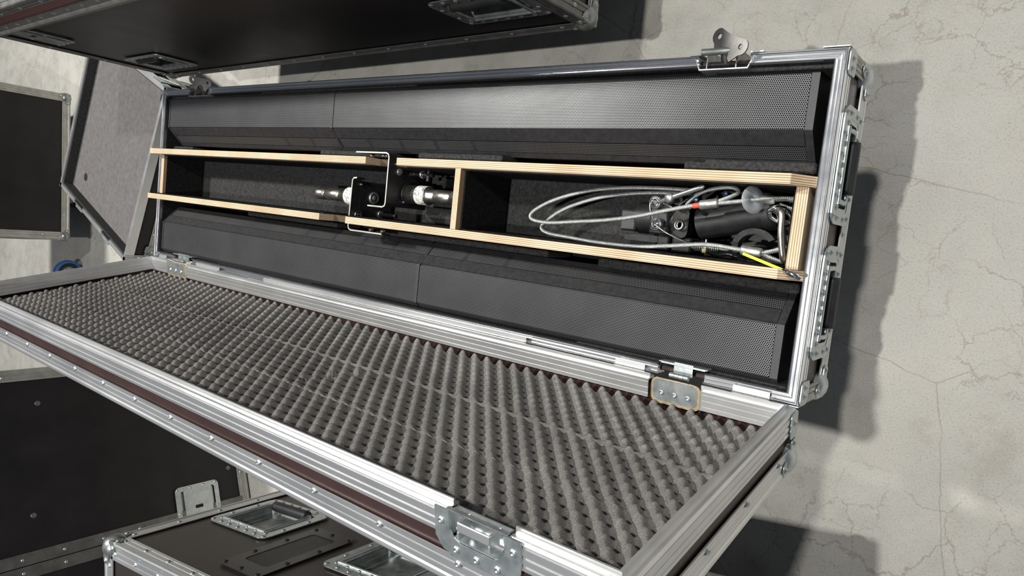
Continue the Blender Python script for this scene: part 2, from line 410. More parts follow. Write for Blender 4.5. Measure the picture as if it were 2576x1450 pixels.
def plain_corner(parent, p, dx, dy, dz): return ball_corner(parent, p, dx, dy, dz, 'zinc_dark', .016, .022)

def flight_case(root, Lx, Ly, z0, z1, panel='phenolic', ext=.032, metal='alu_dull', corners=None, riv=True, open_top=False, castors=True, pitch=.15, side_mat=None):
    """box standing on local origin corner: x 0..Lx, y 0..Ly; the face y=0 is the one shown"""
    X, Y, Z = Vector((1, 0, 0)), Vector((0, 1, 0)), Vector((0, 0, 1)); g = .003
    t = .009
    if open_top:
        s_ = MB(); s_.box((g, g, z0 + g), (Lx - g, g + t, z1 - g)).box((g, Ly - g - t, z0 + g), (Lx - g, Ly - g, z1 - g))
        s_.box((g, g + t, z0 + g), (g + t, Ly - g - t, z1 - g)).box((Lx - g - t, g + t, z0 + g), (Lx - g, Ly - g - t, z1 - g)).box((g + t, g + t, z0 + g), (Lx - g - t, Ly - g - t, z0 + t))
        s_.obj('case_shell', M[panel], root)
    else:
        MB().box((g, g, z0 + g), (Lx - g, Ly - g, z1 - g)).obj('case_body', M[panel], root)
    pr = lprof(ext)
    E = []
    for (zz, sz) in ((z0, 1), (z1, -1)):
        if open_top and sz < 0: continue
        for (yy, sy) in ((0, 1), (Ly, -1)): E.append(((0, yy, zz), (Lx, yy, zz), Y * sy, Z * sz))
        for (xx, sx) in ((0, 1), (Lx, -1)): E.append(((xx, 0, zz), (xx, Ly, zz), X * sx, Z * sz))
    for (xx, sx) in ((0, 1), (Lx, -1)):
        for (yy, sy) in ((0, 1), (Ly, -1)): E.append(((xx, yy, z0), (xx, yy, z1), X * sx, Y * sy))
    for p0, p1, U, V in E:
        e = MB().extrude(pr, p0, p1, U, V).obj('edge_extrusion', M[metal], root)
        if riv:
            p0, p1 = Vector(p0), Vector(p1); L = (p1 - p0).length; n = max(1, int(L / pitch))
            for A, N in ((U, V), (V, U)):
                # rivets only where the flange faces the front, the top or the right end
                if N.dot(Vector((0, 1, 0))) > .5 and (p0.y > .01): continue
                if N.dot(Vector((0, 1, 0))) < -.5 or N.dot(Vector((0, 0, 1))) > .5 or N.dot(Vector((1, 0, 0))) > .5: continue
                if N.dot(Vector((0, 0, 1))) < -.5 and p0.y > .2 and p0.x < .01: continue
                for i in range(n):
                    q = p0 + (p1 - p0) * ((i + .5) / n) + A * ext * .58 - N * .0022
                    rivet(e, q, -N)
    if corners is None: corners = [(a, b_, c_) for a in (0, 1) for b_ in (0,) for c_ in (0, 1)]
    for a, b_, c_ in corners:
        ball_corner(root, (Lx * a, Ly * b_, z1 if c_ else z0), X * (1 - 2 * a), Y * (1 - 2 * b_), Z * (1 - 2 * c_))
    if castors:
        for sx in (0, 1):
            for sy in (0, 1): castor(root, (.22 + sx * (Lx - .44), .25 + sy * (Ly - .36), 0), z0)

def castor(parent, p, top, tyre='rubber', r=None, axis=(0, 1, 0)):
    r = r or min(.08, top * .30)
    x, y, z = p
    c_ = MB(); c_.lathe([(r * .45, -.018), (r * .86, -.02), (r, -.014), (r, .014), (r * .86, .02), (r * .45, .018)], 24, frame((x, y, r), (1, 0, 0), (0, 0, 1), (0, 1, 0)))
    root = c_.obj('castor', M[tyre], parent)
    h = MB(); h.lathe([(0, -.020), (r * .5, -.02), (r * .5, .02), (0, .020)], 20, frame((x, y, r), (1, 0, 0), (0, 0, 1), (0, 1, 0))); h.obj('hub', M['zinc'], root)
    k = MB()
    for s_ in (-1, 1): k.prism([(-.018, -.01), (.018, -.01), (.04, top - r - .012), (-.04, top - r - .012)], -.002, .002, frame((x, y + s_ * .027, r), (1, 0, 0), (0, 0, 1), (0, 1, 0)))
    k.box((x - .045, y - .04, top - .014), (x + .045, y + .04, top - .006)).box((x - .055, y - .05, top - .006), (x + .055, y + .05, top + .002))
    k.obj('fork', M['zinc_dark'], root)
    return root

def butterfly(parent, T, W=.12, H=.17, mat='zinc'):
    """closed butterfly latch set into a dish; T: u width, v along the lift, n outwards"""
    d = MB(T).ringplate(rrect(W, H, .018), rrect(W - .035, H - .035, .008), 0, .002)
    d.prism(rrect(W - .034, H - .034, .008), -.008, -.006); o = d.obj('latch_dish', M[mat], parent)
    pl = MB(T); pl.prism(rrect(W - .062, H - .012, .004), .001, .0035)
    pl.obj('latch_plate', M[mat], o)
    sl = MB(T).prism(rrect(.030, .012, .002, 5, 0, .012), .0036, .0040); sl.obj('slot', M['hole'], o)
    n = T.to_3x3() @ Vector((0, 0, 1))
    for q in ((-1, -1), (1, -1), (-1, 1), (1, 1), (-1, 0), (1, 0), (-.35, 1), (.35, 1), (-.35, -1), (.35, -1)):
        rivet(o, T @ Vector((q[0] * (W / 2 - .010), q[1] * (H / 2 - .009), .0022 if abs(q[0]) > .5 else .0036)), n)
    return o

# ------------------------------------------------------------------ floor
fl = MB().box((-9, -8, -.05), (7, 8, 0)).obj('floor', M['concrete']); fl['kind'] = 'structure'

# ================================================================== MAIN OPEN CASE
Z0 = FL
main = thing('flight_case', 'open long shallow flight case with black felt inside and its foam lined lid raised', 'flight case', (1.0, 0, 0))
Tm = Matrix.Translation((-1.0, 0, 0))                          # builders below use case coordinates, x from the far end
W2 = .26; D = .14
def B(T=None): return MB(Tm @ T if T else Tm)
# shell
zb = Z0 - D
for q0_, q1_ in (((.004, -W2 + .004, zb + .003), (1.996, -W2 + .012, Z0 - .019)), ((.004, W2 - .012, zb + .003), (1.996, W2 - .004, Z0 - .019)),
                 ((.004, -W2 + .012, zb + .003), (.012, W2 - .012, Z0 - .019)), ((1.988, -W2 + .012, zb + .003), (1.996, W2 - .012, Z0 - .019))):
    B().box(q0_, q1_).obj('case_wall', M['phenolic_brown'], main)
B().box((.012, -W2 + .012, zb + .003), (1.988, W2 - .012, zb + .010)).obj('case_base', M['phenolic_brown'], main)
s_ = B(); s_.box((.012, -W2 + .012, zb + .010), (1.988, W2 - .012, zb + .014)); s_.obj('base_lining', M['felt'], main)
s_ = B(); e = .012; f_ = .018
s_.box((e, -W2 + e, zb + .014), (2 - e, -W2 + f_, Z0 - .010)).box((e, W2 - f_, zb + .014), (2 - e, W2 - e, Z0 - .010))
s_.box((e, -W2 + f_, zb + .014), (f_, W2 - f_, Z0 - .010)).box((2 - f_, -W2 + f_, zb + .014), (2 - e, W2 - f_, Z0 - .010)); s_.obj('wall_lining', M['felt'], main)
# thicker felt pads glued along the side walls
for (x0, x1, y0, y1, zt) in ((.52, 1.12, .240, .247, -.012), (1.80, 1.985, .236, .247, -.012), (.03, .16, .232, .247, -.014), (1.60, 1.98, -.247, -.240, -.012), (.35, .80, -.247, -.241, -.014)):
    B().box((x0, y0, Z0 - .10), (x1, y1, Z0 + zt), None, .002).obj('felt_pad', M['felt_light'], main)
# felt pads between speakers and dividers
for (x0, x1, y0, y1, zt) in ((.02, .14, .083, .093, -.03), (.78, 1.03, .083, .096, -.025), (1.13, 1.37, .083, .097, -.025), (1.76, 1.90, .083, .097, -.030), (1.80, 1.975, .083, .100, -.020), (.45, .85, -.094, -.083, -.04), (1.0, 1.5, -.095, -.083, -.035), (1.62, 1.975, -.098, -.083, -.022)):
    B().box((x0, y0, Z0 - .12), (x1, y1, Z0 + zt), None, .003).obj('felt_pad', M['felt_light'], main)

# rim extrusion profile: outward coordinate o, height z
RP = [(.0015, -.0010), (.0010, .0006), (0, .0014), (-.0014, .0014), (-.0028, .0006), (-.0036, -.0040), (-.0098, -.0040), (-.0101, -.0006), (-.0107, .0002), (-.0113, -.0006), (-.0116, -.0045), (-.0175, -.0045), (-.0179, -.0002), (-.0186, .0010), (-.0196, .0014), (-.0206, .0008), (-.0215, -.003), (-.0215, -.018), (-.017, -.018), (-.012, -.012), (-.004, -.012),
      (-.001, -.030), (.0022, -.030), (.0022, -.0245), (.0010, -.0240), (.0010, -.0215), (.0022, -.021), (.0022, -.0125), (.0010, -.012), (.0010, -.0095), (.0022, -.009), (.0022, -.003)]
RP = [(a * .76 if a < 0 else a, b_) for a, b_ in RP]
def mitred(mb, prof, p0, p1, U, V, m0, m1):
    p0, p1, U, V = map(Vector, (p0, p1, U, V)); d = (p1 - p0).normalized(); n = len(prof)
    vs = [tuple(p0 + U * a + V * b_ + d * (-a if m0 else 0)) for a, b_ in prof] + [tuple(p1 + U * a + V * b_ - d * (-a if m1 else 0)) for a, b_ in prof]
    return mb.add(vs, [(i, (i + 1) % n, n + (i + 1) % n, n + i) for i in range(n)] + [tuple(range(n - 1, -1, -1)), tuple(range(n, 2 * n))])
def isend(p): return p in (0, 2.0)
def rim(p0, p1, out):
    lon = out[0] == 0
    mitred(B(), RP, (p0[0], p0[1], Z0), (p1[0], p1[1], Z0), out, (0, 0, 1), not lon or p0[0] == 0, not lon or p1[0] == 2.0).obj('rim_extrusion', M['alu_rim'], main)
for a, b_ in ((0, .157), (.268, 1.777), (1.861, 2.0)): rim((a, W2), (b_, W2), (0, 1, 0))
for a, b_ in ((0, .125), (.232, 1.772), (1.854, 2.0)): rim((a, -W2), (b_, -W2), (0, -1, 0))
rim((0, -W2), (0, W2), (-1, 0, 0)); rim((2.0, -W2), (2.0, W2), (1, 0, 0))
# lower and upright extrusions of the body
X, Y, Z = Vector((1, 0, 0)), Vector((0, 1, 0)), Vector((0, 0, 1))
pr = lprof(.030)
for p0, p1, U, V in (((0, W2, zb), (2, W2, zb), -Y, Z), ((0, -W2, zb), (2, -W2, zb), Y, Z), ((2, -W2, zb), (2, W2, zb), -X, Z), ((0, -W2, zb), (0, W2, zb), X, Z)):
    e = B().extrude(pr, p0, p1, U, V).obj('edge_extrusion', M['alu'], main)
    n = 14 if abs(p1[0] - p0[0]) > 1 else 3
    for i in range(n):
        q = Vector(p0) + (Vector(p1) - Vector(p0)) * ((i + .5) / n) + V * .018 - U * .0022
        rivet(e, Tm @ q, -U)
pv = lprof(.024)
for x_, sx in ((0, 1), (2, -1)):
    for y_, sy in ((-W2, 1), (W2, -1)):
        B().extrude(pv, (x_, y_, zb), (x_, y_, Z0 - .028), X * sx, Y * sy).obj('edge_extrusion', M['alu_dull'], main)
for x_, sx in ((0, 1), (2, -1)):
    for y_, sy in ((-W2, 1), (W2, -1)):
        ball_corner(main, Tm @ Vector((x_, y_, zb)), X * sx, Y * sy, Z, 'zinc', .027, .040)
        # flat corner brace folded round the upright just under the rim
        br = B(); zt = Z0 - .001
        if sx < 0:
            br.prism(rrect(.036, .040, .007), 0, .0016, frame((x_ + .0030, y_ + sy * .016, zt - .022), (0, sy, 0), (0, 0, 1), (1, 0, 0)))
            br.box((x_ - .034, y_ - sy * .0046, zt - .040), (x_ + .003, y_ - sy * .0030, zt), None)
            o = br.obj('corner_brace', M['zinc'], main)
            for yy in (.010, .024): rivet(o, Tm @ Vector((x_ + .0046, y_ + sy * yy, zt - .022)), (1, 0, 0))
        else:
            br.box((x_ - .003, y_ - sy * .0046, zt - .040), (x_ + .034, y_ - sy * .0030, zt), None)
            br.obj('corner_brace', M['zinc'], main)
# end handles
sh_ = [c_ for c_ in main.children if c_.name.startswith('case_wall')][3]
cut(sh_, [pan_cutter(Tm @ frame((2.003, yc, Z0 - .074), (0, 1, 0), (0, 0, -1), (1, 0, 0)), .176, .106, 1, .013) for yc in (.1005, -.108)])
for yc in (.1005, -.108):
    handle(main, Tm @ frame((2.003, yc, Z0 - .074), (0, 1, 0), (0, 0, -1), (1, 0, 0)), .176, .106, 'zinc', 1, .012)
for sx in (0, 1):
    for sy in (0, 1): castor(main, (-.66 + sx * 1.32, -.12 + sy * .24, 0), zb)

# plywood dividers of the middle compartment (notched where the brackets cross)
def divider(segs, y0, y1, low):
    for (x0, x1, zt, ch) in segs:
        pts = [(x0, zb + .014), (x1, zb + .014), (x1, Z0 + (zt if not ch else .0)), (x1 - (ch or 0), Z0 + zt), (x0, Z0 + zt)] if ch else [(x0, zb + .014), (x1, zb + .014), (x1, Z0 + zt), (x0, Z0 + zt)]
        # polygon in x,z extruded through the board thickness
        B(frame((0, y1, 0), (1, 0, 0), (0, 0, 1), (0, -1, 0))).prism(pts, 0, y1 - y0).obj('divider', M['ply_long'], main, 'pale plywood divider with bare layered top edge', .0008)
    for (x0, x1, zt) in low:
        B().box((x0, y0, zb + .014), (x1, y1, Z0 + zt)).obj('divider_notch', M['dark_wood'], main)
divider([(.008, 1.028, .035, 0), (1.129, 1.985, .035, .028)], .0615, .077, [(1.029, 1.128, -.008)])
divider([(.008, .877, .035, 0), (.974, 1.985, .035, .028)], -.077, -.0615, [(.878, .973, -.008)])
B().box((.022, -.0610, zb + .014), (.036, .0610, Z0 + .003)).obj('divider', M['ply_cross'], main)
B().box((1.301, -.0610, zb + .014), (1.316, .0610, Z0 + .033)).obj('divider', M['ply_cross'], main)
B().box((1.958, -.0610, zb + .014), (1.976, .0610, Z0 + .004)).obj('divider', M['ply_cross'], main)
# felt glued to the inner faces of the dividers and to the bottom between them
fb = B()
for (x0, x1) in ((.037, 1.027), (1.130, 1.300), (1.317, 1.955)): fb.box((x0, .0585, zb + .018), (x1, .0614, Z0 + .004))
fb.obj('divider_felt', M['felt'], main)
fb = B()
for (x0, x1) in ((.037, .876), (.967, 1.300), (1.317, 1.955)): fb.box((x0, -.0614, zb + .018), (x1, -.0585, Z0 + .022))
fb.obj('divider_felt', M['felt'], main)
B().box((1.295, -.0580, zb + .018), (1.3009, .0580, Z0 + .020)).obj('divider_felt', M['felt'], main)
B().box((1.3161, -.0580, zb + .018), (1.3205, .0580, Z0 + .020)).obj('divider_felt', M['felt'], main)
B().box((.0362, -.0580, zb + .018), (.0392, .0580, Z0 - .006)).obj('divider_felt', M['felt'], main)
B().box((1.954, -.0580, zb + .018), (1.9578, .0580, Z0 - .002)).obj('divider_felt', M['felt'], main)
for (x0, x1) in ((.05, 1.29), (1.325, 1.95)): B().box((x0, -.0575, zb + .0141), (x1, .0575, zb + .0175)).obj('compartment_felt', M['felt_light'], main)
# foam blocks in the bracket bay
B().box((1.10, -.056, zb + .018), (1.20, -.020, zb + .045), None, .003).obj('felt_pad', M['felt_light'], main)
B().box((1.13, .015, zb + .018), (1.16, .050, zb + .05), None, .003).obj('felt_pad', M['felt_light'], main)

# latches on the +y rim: recessed dish, toggle body and heart-shaped catch plate
def turn_plate_mesh(T):
    outer = []; hs, lr = .0245, .0130
    for a in range(105, 256, 15): outer.append((-hs + lr * math.cos(math.radians(a)), lr * math.sin(math.radians(a))))
    outer += [(-.021, -.022), (-.017, -.027)]
    for a in range(180, -1, -20): outer.append((.0105 * math.cos(math.radians(a)), -.0230 + .0125 * math.sin(math.radians(a))))
    outer += [(.017, -.027), (.021, -.022)]
    for a in range(-75, 76, 15): outer.append((hs + lr * math.cos(math.radians(a)), lr * math.sin(math.radians(a))))
    outer += [(.012, .0105), (0, .0095), (-.012, .0105)]
    return MB(T).prism(outer, -.0013, .0013)
def body_latch(xc, half, pc_, u):
    T0 = Tm
    d = B(); y_ = W2
    # dish: back wall inside the rim line, two side cheeks and an end lip
    d.box((xc - half, y_ - .0215, Z0 - .085), (xc + half, y_ - .0195, Z0 + .0005))
    for s2 in (-1, 1):
        d.extrude([(0, 0), (.0018, 0), (.0018, .085), (0, .085)], (xc + s2 * half, y_ - .0205, Z0 - .085), (xc + s2 * (half + .010), y_ + .001, Z0 - .085), (-s2, 0, 0), (0, 0, 1))
        d.box((xc + s2 * (half + .010) - .008, y_ + .0022, Z0 - .085), (xc + s2 * (half + .010) + .012, y_ + .0042, Z0 + .0008))
    d.box((xc - half, y_ - .0195, Z0 - .085), (xc + half, y_ + .002, Z0 - .083))
    o = d.obj('latch_dish', M['zinc'], main)
    t = B()
    t.box((xc - .030, y_ - .018, Z0 - .060), (xc - .028, y_ + .012, Z0 - .004)).box((xc + .018, y_ - .018, Z0 - .060), (xc + .020, y_ + .012, Z0 - .004))
    t.box((xc - .030, y_ - .018, Z0 - .060), (xc + .020, y_ - .016, Z0 - .01))
    t.tube([(xc - .036, y_ + .006, Z0 + .004), (xc + .012, y_ + .006, Z0 + .004)], .0055, 12)
    t.obj('toggle', M['zinc_dark'], o)
    B().tube([(xc - .006, y_ - .012, Z0 - .030), (xc - .006, y_ + .010, Z0 - .018)], .008, 14).obj('toggle_spindle', M['steel'], o)
    # turn plate standing out over the side
    ux = Vector(u).normalized(); vx = Vector((.45, .88, .1)); vx = (vx - ux * vx.dot(ux)).normalized()
    Tp = Tm @ frame((pc_[0], pc_[1], Z0 + pc_[2]), ux, vx, ux.cross(vx))
    o2 = turn_plate_mesh(Tp).obj('turn_plate', M['alu_dark'], o, 'grey turn plate with two round holes')
    cut(o2, [MB(Tp).tube([(s2 * .0245, 0, -.01), (s2 * .0245, 0, .01)], .0044, 18) for s2 in (-1, 1)])
    B().tube([(pc_[0] - .004, y_ - .004, Z0 - .012), (pc_[0] - vx.x * .012, pc_[1] - .013, Z0 + pc_[2])], .0045, 10).obj('plate_stem', M['zinc_dark'], o)
    return o
body_latch(.213, .054, (.240, .2785, .010), (.047, -.007, -.023)); body_latch(1.819, .040, (1.8285, .279, .0065), (.041, -.022, .013))

# ------------------------------------------------------------------ lid, hinged on the -y rim and leaning back 11 degrees
LA = .19305; sA, cA = math.sin(LA), math.cos(LA)
hy0 = -.2645
Tl = Tm @ frame((0, hy0, Z0 + .002), (1, 0, 0), (0, -sA, cA), (0, -cA, -sA))     # u = along case, v = up the lid, w = depth behind the rim plane
LH, LD = .508, .092
lx0, lx1 = .0, 2.0
lid = MB(Tl).box((lx0 + .004, .004, LD - .010), (lx1 - .004, LH - .004, LD - .002)).obj('lid_panel', M['phenolic_brown'], main)
for q0_, q1_ in (((lx0 + .003, .003, .012), (lx1 - .003, .011, LD - .010)), ((lx0 + .003, LH - .011, .012), (lx1 - .003, LH - .003, LD - .010)),
                 ((lx0 + .003, .011, .012), (lx0 + .011, LH - .011, LD - .010)), ((lx1 - .011, .011, .012), (lx1 - .003, LH - .011, LD - .010))):
    lid_wall = MB(Tl).box(q0_, q1_).obj('lid_wall', M['phenolic_brown'], main)
# rim extrusion of the lid: coordinates (o outward, q = -depth)
LP = [(0, .0), (-.004, .0), (-.006, -.0015), (-.0095, -.0015), (-.0100, .006), (-.0125, .006), (-.0130, -.0015), (-.0188, -.0015), (-.0188, -.006), (-.0176, -.0063), (-.0176, -.0073), (-.0188, -.0076), (-.0188, -.016), (-.0176, -.0163), (-.0176, -.0173), (-.0188, -.0176), (-.0188, -.026), (-.0176, -.0263), (-.0176, -.0273), (-.0188, -.0276), (-.0190, -.034), (-.0160, -.034), (-.0160, -.004), (-.012, -.004),
      (-.0015, -.004), (-.0015, -.034), (.0022, -.034), (.0022, -.030), (.0008, -.0295), (.0008, -.0265), (.0022, -.026), (.0022, -.020), (.0008, -.0195), (.0008, -.0165), (.0022, -.016), (.0022, -.008), (.0008, -.0075), (.0008, -.0045), (.0022, -.004)]
LP = [(a, b_) for a, b_ in LP]
def lrim(p0, p1, out, name='lid_rim_extrusion', mat='alu'):
    lon = out[0] == 0
    return mitred(MB(Tl), LP, (p0[0], p0[1], 0), (p1[0], p1[1], 0), out, (0, 0, -1), not lon or p0[0] == 0, not lon or p1[0] == 2.0).obj(name, M[mat], main)
for a, b_ in ((0, .119), (.238, 1.768), (1.858, 2.0)): lrim((a, 0), (b_, 0), (0, -1, 0))
for a, b_ in ((0, 1.772), (1.862, 2.0)): lrim((a, LH), (b_, LH), (0, 1, 0))
lrim((0, 0), (0, LH), (-1, 0, 0)); lrim((2, 0), (2, LH), (1, 0, 0), 'lid_rim_extrusion', 'alu')
# back edge extrusions with rivets
pl = lprof(.034)
for p0, p1, U, V in (((0, LH, LD), (2, LH, LD), -Y, -Z), ((0, 0, LD), (2, 0, LD), Y, -Z), ((2, 0, LD), (2, LH, LD), -X, -Z), ((0, 0, LD), (0, LH, LD), X, -Z)):
    e = MB(Tl).extrude(pl, p0, p1, U, V).obj('lid_edge_extrusion', M['alu'], main)
    L = (Vector(p1) - Vector(p0)).length; n = round(L / .137)
    for i in range(n):
        q = Vector(p0) + (Vector(p1) - Vector(p0)) * ((i + (.40 if L > 1 else .5)) / n) + V * .026 - U * .0022
        rivet(e, Tl @ q, Tl.to_3x3() @ (-U))
for u_, su in ((0, 1), (2, -1)):
    for v_, sv in ((0, 1), (LH, -1)):
        R3 = Tl.to_3x3()
        ball_corner(main, Tl @ Vector((u_, v_, LD)), R3 @ (X * su), R3 @ (Y * sv), R3 @ (-Z), 'zinc', .027, .040)
        if su < 0:
            br = MB(Tl); br.prism(rrect(.030, .040, .006), 0, .0016, frame((u_ + .0030, v_ + sv * .012, .022), (0, sv, 0), (0, 0, 1), (1, 0, 0)))
            o = br.obj('corner_brace', M['zinc'], main); rivet(o, Tl @ Vector((u_ + .0046, v_ + sv * .010, .020)), (1, 0, 0))
# inner wall strip of maroon board seen between rim and foam
# ---- egg-crate foam
nx, ny = 780, 200
x0, x1, y0, y1 = .034, 1.984, .020, LH - .0125
vs = []; a_, b2 = .0327, .0385
seams = (.197, .333)
random.seed(3)
import itertools
ph = [random.uniform(-.2, .2) for _ in range(64)]
for j in range(ny + 1):
    h = y0 + (y1 - y0) * j / ny
    band = 0 if h < seams[0] else (1 if h < seams[1] else 2)
    for i in range(nx + 1):
        x = x0 + (x1 - x0) * i / nx
        wob = .0008 * math.sin(x * 9 + h * 31) + .0006 * math.sin(x * 41 + band)
        cc = math.cos(2 * PI * (x + wob) / a_) * math.cos(2 * PI * (h - seams[0] + wob) / b2 + band * .5)
        z = 1 - (1 - (1 + cc) / 2) ** 1.5
        for k, s0 in enumerate(seams):
            dd = (h - s0 - .0022 * math.sin(x * 2 * PI / a_ + k) - .003 * math.sin(x * 3 + k)) / .0070
            if abs(dd) < 3: z = max(z, .80 * math.exp(-dd * dd * .7))
        # a few pulled-out nicks
        for (qx, qh, qr) in ((1.24, .262, .016), (1.215, .30, .012), (1.27, .235, .010)):
            d2 = ((x - qx) ** 2 + (h - qh) ** 2) / (qr * qr)
            if d2 < 4: z += (.55 + .25 * math.sin(x * 700) * math.sin(h * 800) - z) * math.exp(-d2)
        edge = min(x - x0, x1 - x, h - y0, y1 - h)
        zz = .061 - .028 * z
        if j in (0, ny) or i in (0, nx): zz = .0815
        elif edge < .004: zz = min(.064, zz + .004)
        vs.append((x, h, zz))
n1 = nx + 1
fm = MB(Tl).add(vs, [(j * n1 + i, j * n1 + i + 1, (j + 1) * n1 + i + 1, (j + 1) * n1 + i) for j in range(ny) for i in range(nx)], True)
fm.obj('foam_lining', M['foam'], main, 'grey egg-crate foam lining inside the lid')

# piano hinge pieces along the hinge line
def piano(xa, xb):
    hb = B(); n = max(3, int((xb - xa) / .022)); y_ = hy0 + .0015; z_ = Z0 + .0065
    for i in range(n):
        a = xa + (xb - xa) * i / n; c_ = xa + (xb - xa) * (i + .94) / n
        hb.tube([(a, y_, z_), (c_, y_, z_)], .0042, 10)
    hb.box((xa, y_, z_ - .002), (xb, y_ + .013, z_ - .0012)); hb.obj('piano_hinge', M['alu'], main)
for xa, xb in ((.27, .40), (.62, 1.500), (1.695, 1.752), (1.905, 1.962), (.045, .09)): piano(xa, xb)
# lid stays: hinge plates let into the lid wall
def stay(xa, xb):
    o = MB(Tl).prism(rrect(xb - xa, .038, .010, 5, (xa + xb) / 2, .018), 0, .0016, frame((0, .0197, -.004), (1, 0, 0), (0, 0, 1), (0, 1, 0)))
    o = o.obj('stay_plate', M['zinc'], main)
    MB(Tl).ringplate(rrect(xb - xa + .008, .044, .011, 5, (xa + xb) / 2, .020), rrect(xb - xa - .001, .0375, .010, 5, (xa + xb) / 2, .018), -.001, .0012, frame((0, .0195, -.004), (1, 0, 0), (0, 0, 1), (0, 1, 0))).obj('plate_trim', M['gold'], o)
    for k in (-1, 0, 1): rivet(o, Tl @ Vector(((xa + xb) / 2 + k * (xb - xa) * .3, .0215, .018)), Tl.to_3x3() @ Y)
    hb = B(); y_ = hy0 + .008
    for i in range(4):
        a = xa + .022 + (xb - xa - .044) * i / 4
        hb.tube([(a, y_, Z0 + .010), (a + (xb - xa - .044) * .235, y_, Z0 + .010)], .0050, 10)
    hb.box((xa + .022, y_, Z0 - .004), (xb - .022, y_ + .020, Z0 - .002)).box((xa, -W2 + .019, Z0 - .03), (xb, -W2 + .0205, Z0 + .002))
    hb.obj('stay_hinge', M['zinc'], o)
    fr = B(); fr.box((xa - .004, -W2 + .0205, Z0 - .020), (xb + .004, -W2 + .022, Z0 + .0022)); fr.obj('stay_frame', M['zinc'], o)
stay(.128, .236); stay(1.779, 1.856)

# lid latch on the edge opposite the hinge (now on top)
Tt = Tl @ frame((1.817, LH + .0022, .030), (1, 0, 0), (0, 0, 1), (0, 1, 0))       # u along, v depth, n up
lt = MB(Tt).ringplate([(-.062, -.030)] + [(-.062, .008), (-.050, .022), (-.030, .026), (.030, .026), (.050, .022), (.062, .008)] + [(.062, -.030)],
                      [(-.040, -.0299), (-.040, -.006), (-.034, .002), (-.024, .006), (.024, .006), (.034, .002), (.040, -.006), (.040, -.0299)], 0, .0022)
lt.box((-.040, -.028, -.016), (.040, .004, -.0145)).box((-.041, -.028, -.015), (-.039, .002, .001)).box((.039, -.028, -.015), (.041, .002, .001)).box((-.036, .003, -.015), (.036, .005, .001))
lt.box((-.044, -.032, -.003), (.044, -.0305, .002))
lt = lt.obj('lid_latch', M['zinc'], main, 'bright zinc catch dish')
cut([c_ for c_ in main.children if c_.name.startswith('lid_wall')][1], [MB(Tt).box((-.0415, -.04, -.03), (.0415, .0055, .02))])
hk = MB(Tt); hk.box((-.024, -.024, .004), (.024, -.012, .007), None, .001).box((-.024, -.012, -.010), (-.021, -.002, .007)).box((.021, -.012, -.010), (.024, -.002, .007)).box((-.024, -.024, -.014), (-.021, -.012, .005)).box((.021, -.024, -.014), (.024, -.012, .005))
hk.tube([(-.034, -.006, -.006), (.034, -.006, -.006)], .003, 10); hk.obj('catch_hook', M['alu'], lt, None, .0008)
for q in ((-.052, -.014), (.052, -.014), (-.030, .016), (0, .017), (.030, .016)): rivet(lt, Tt @ Vector((q[0], q[1], .0022)), Tl.to_3x3() @ Y)

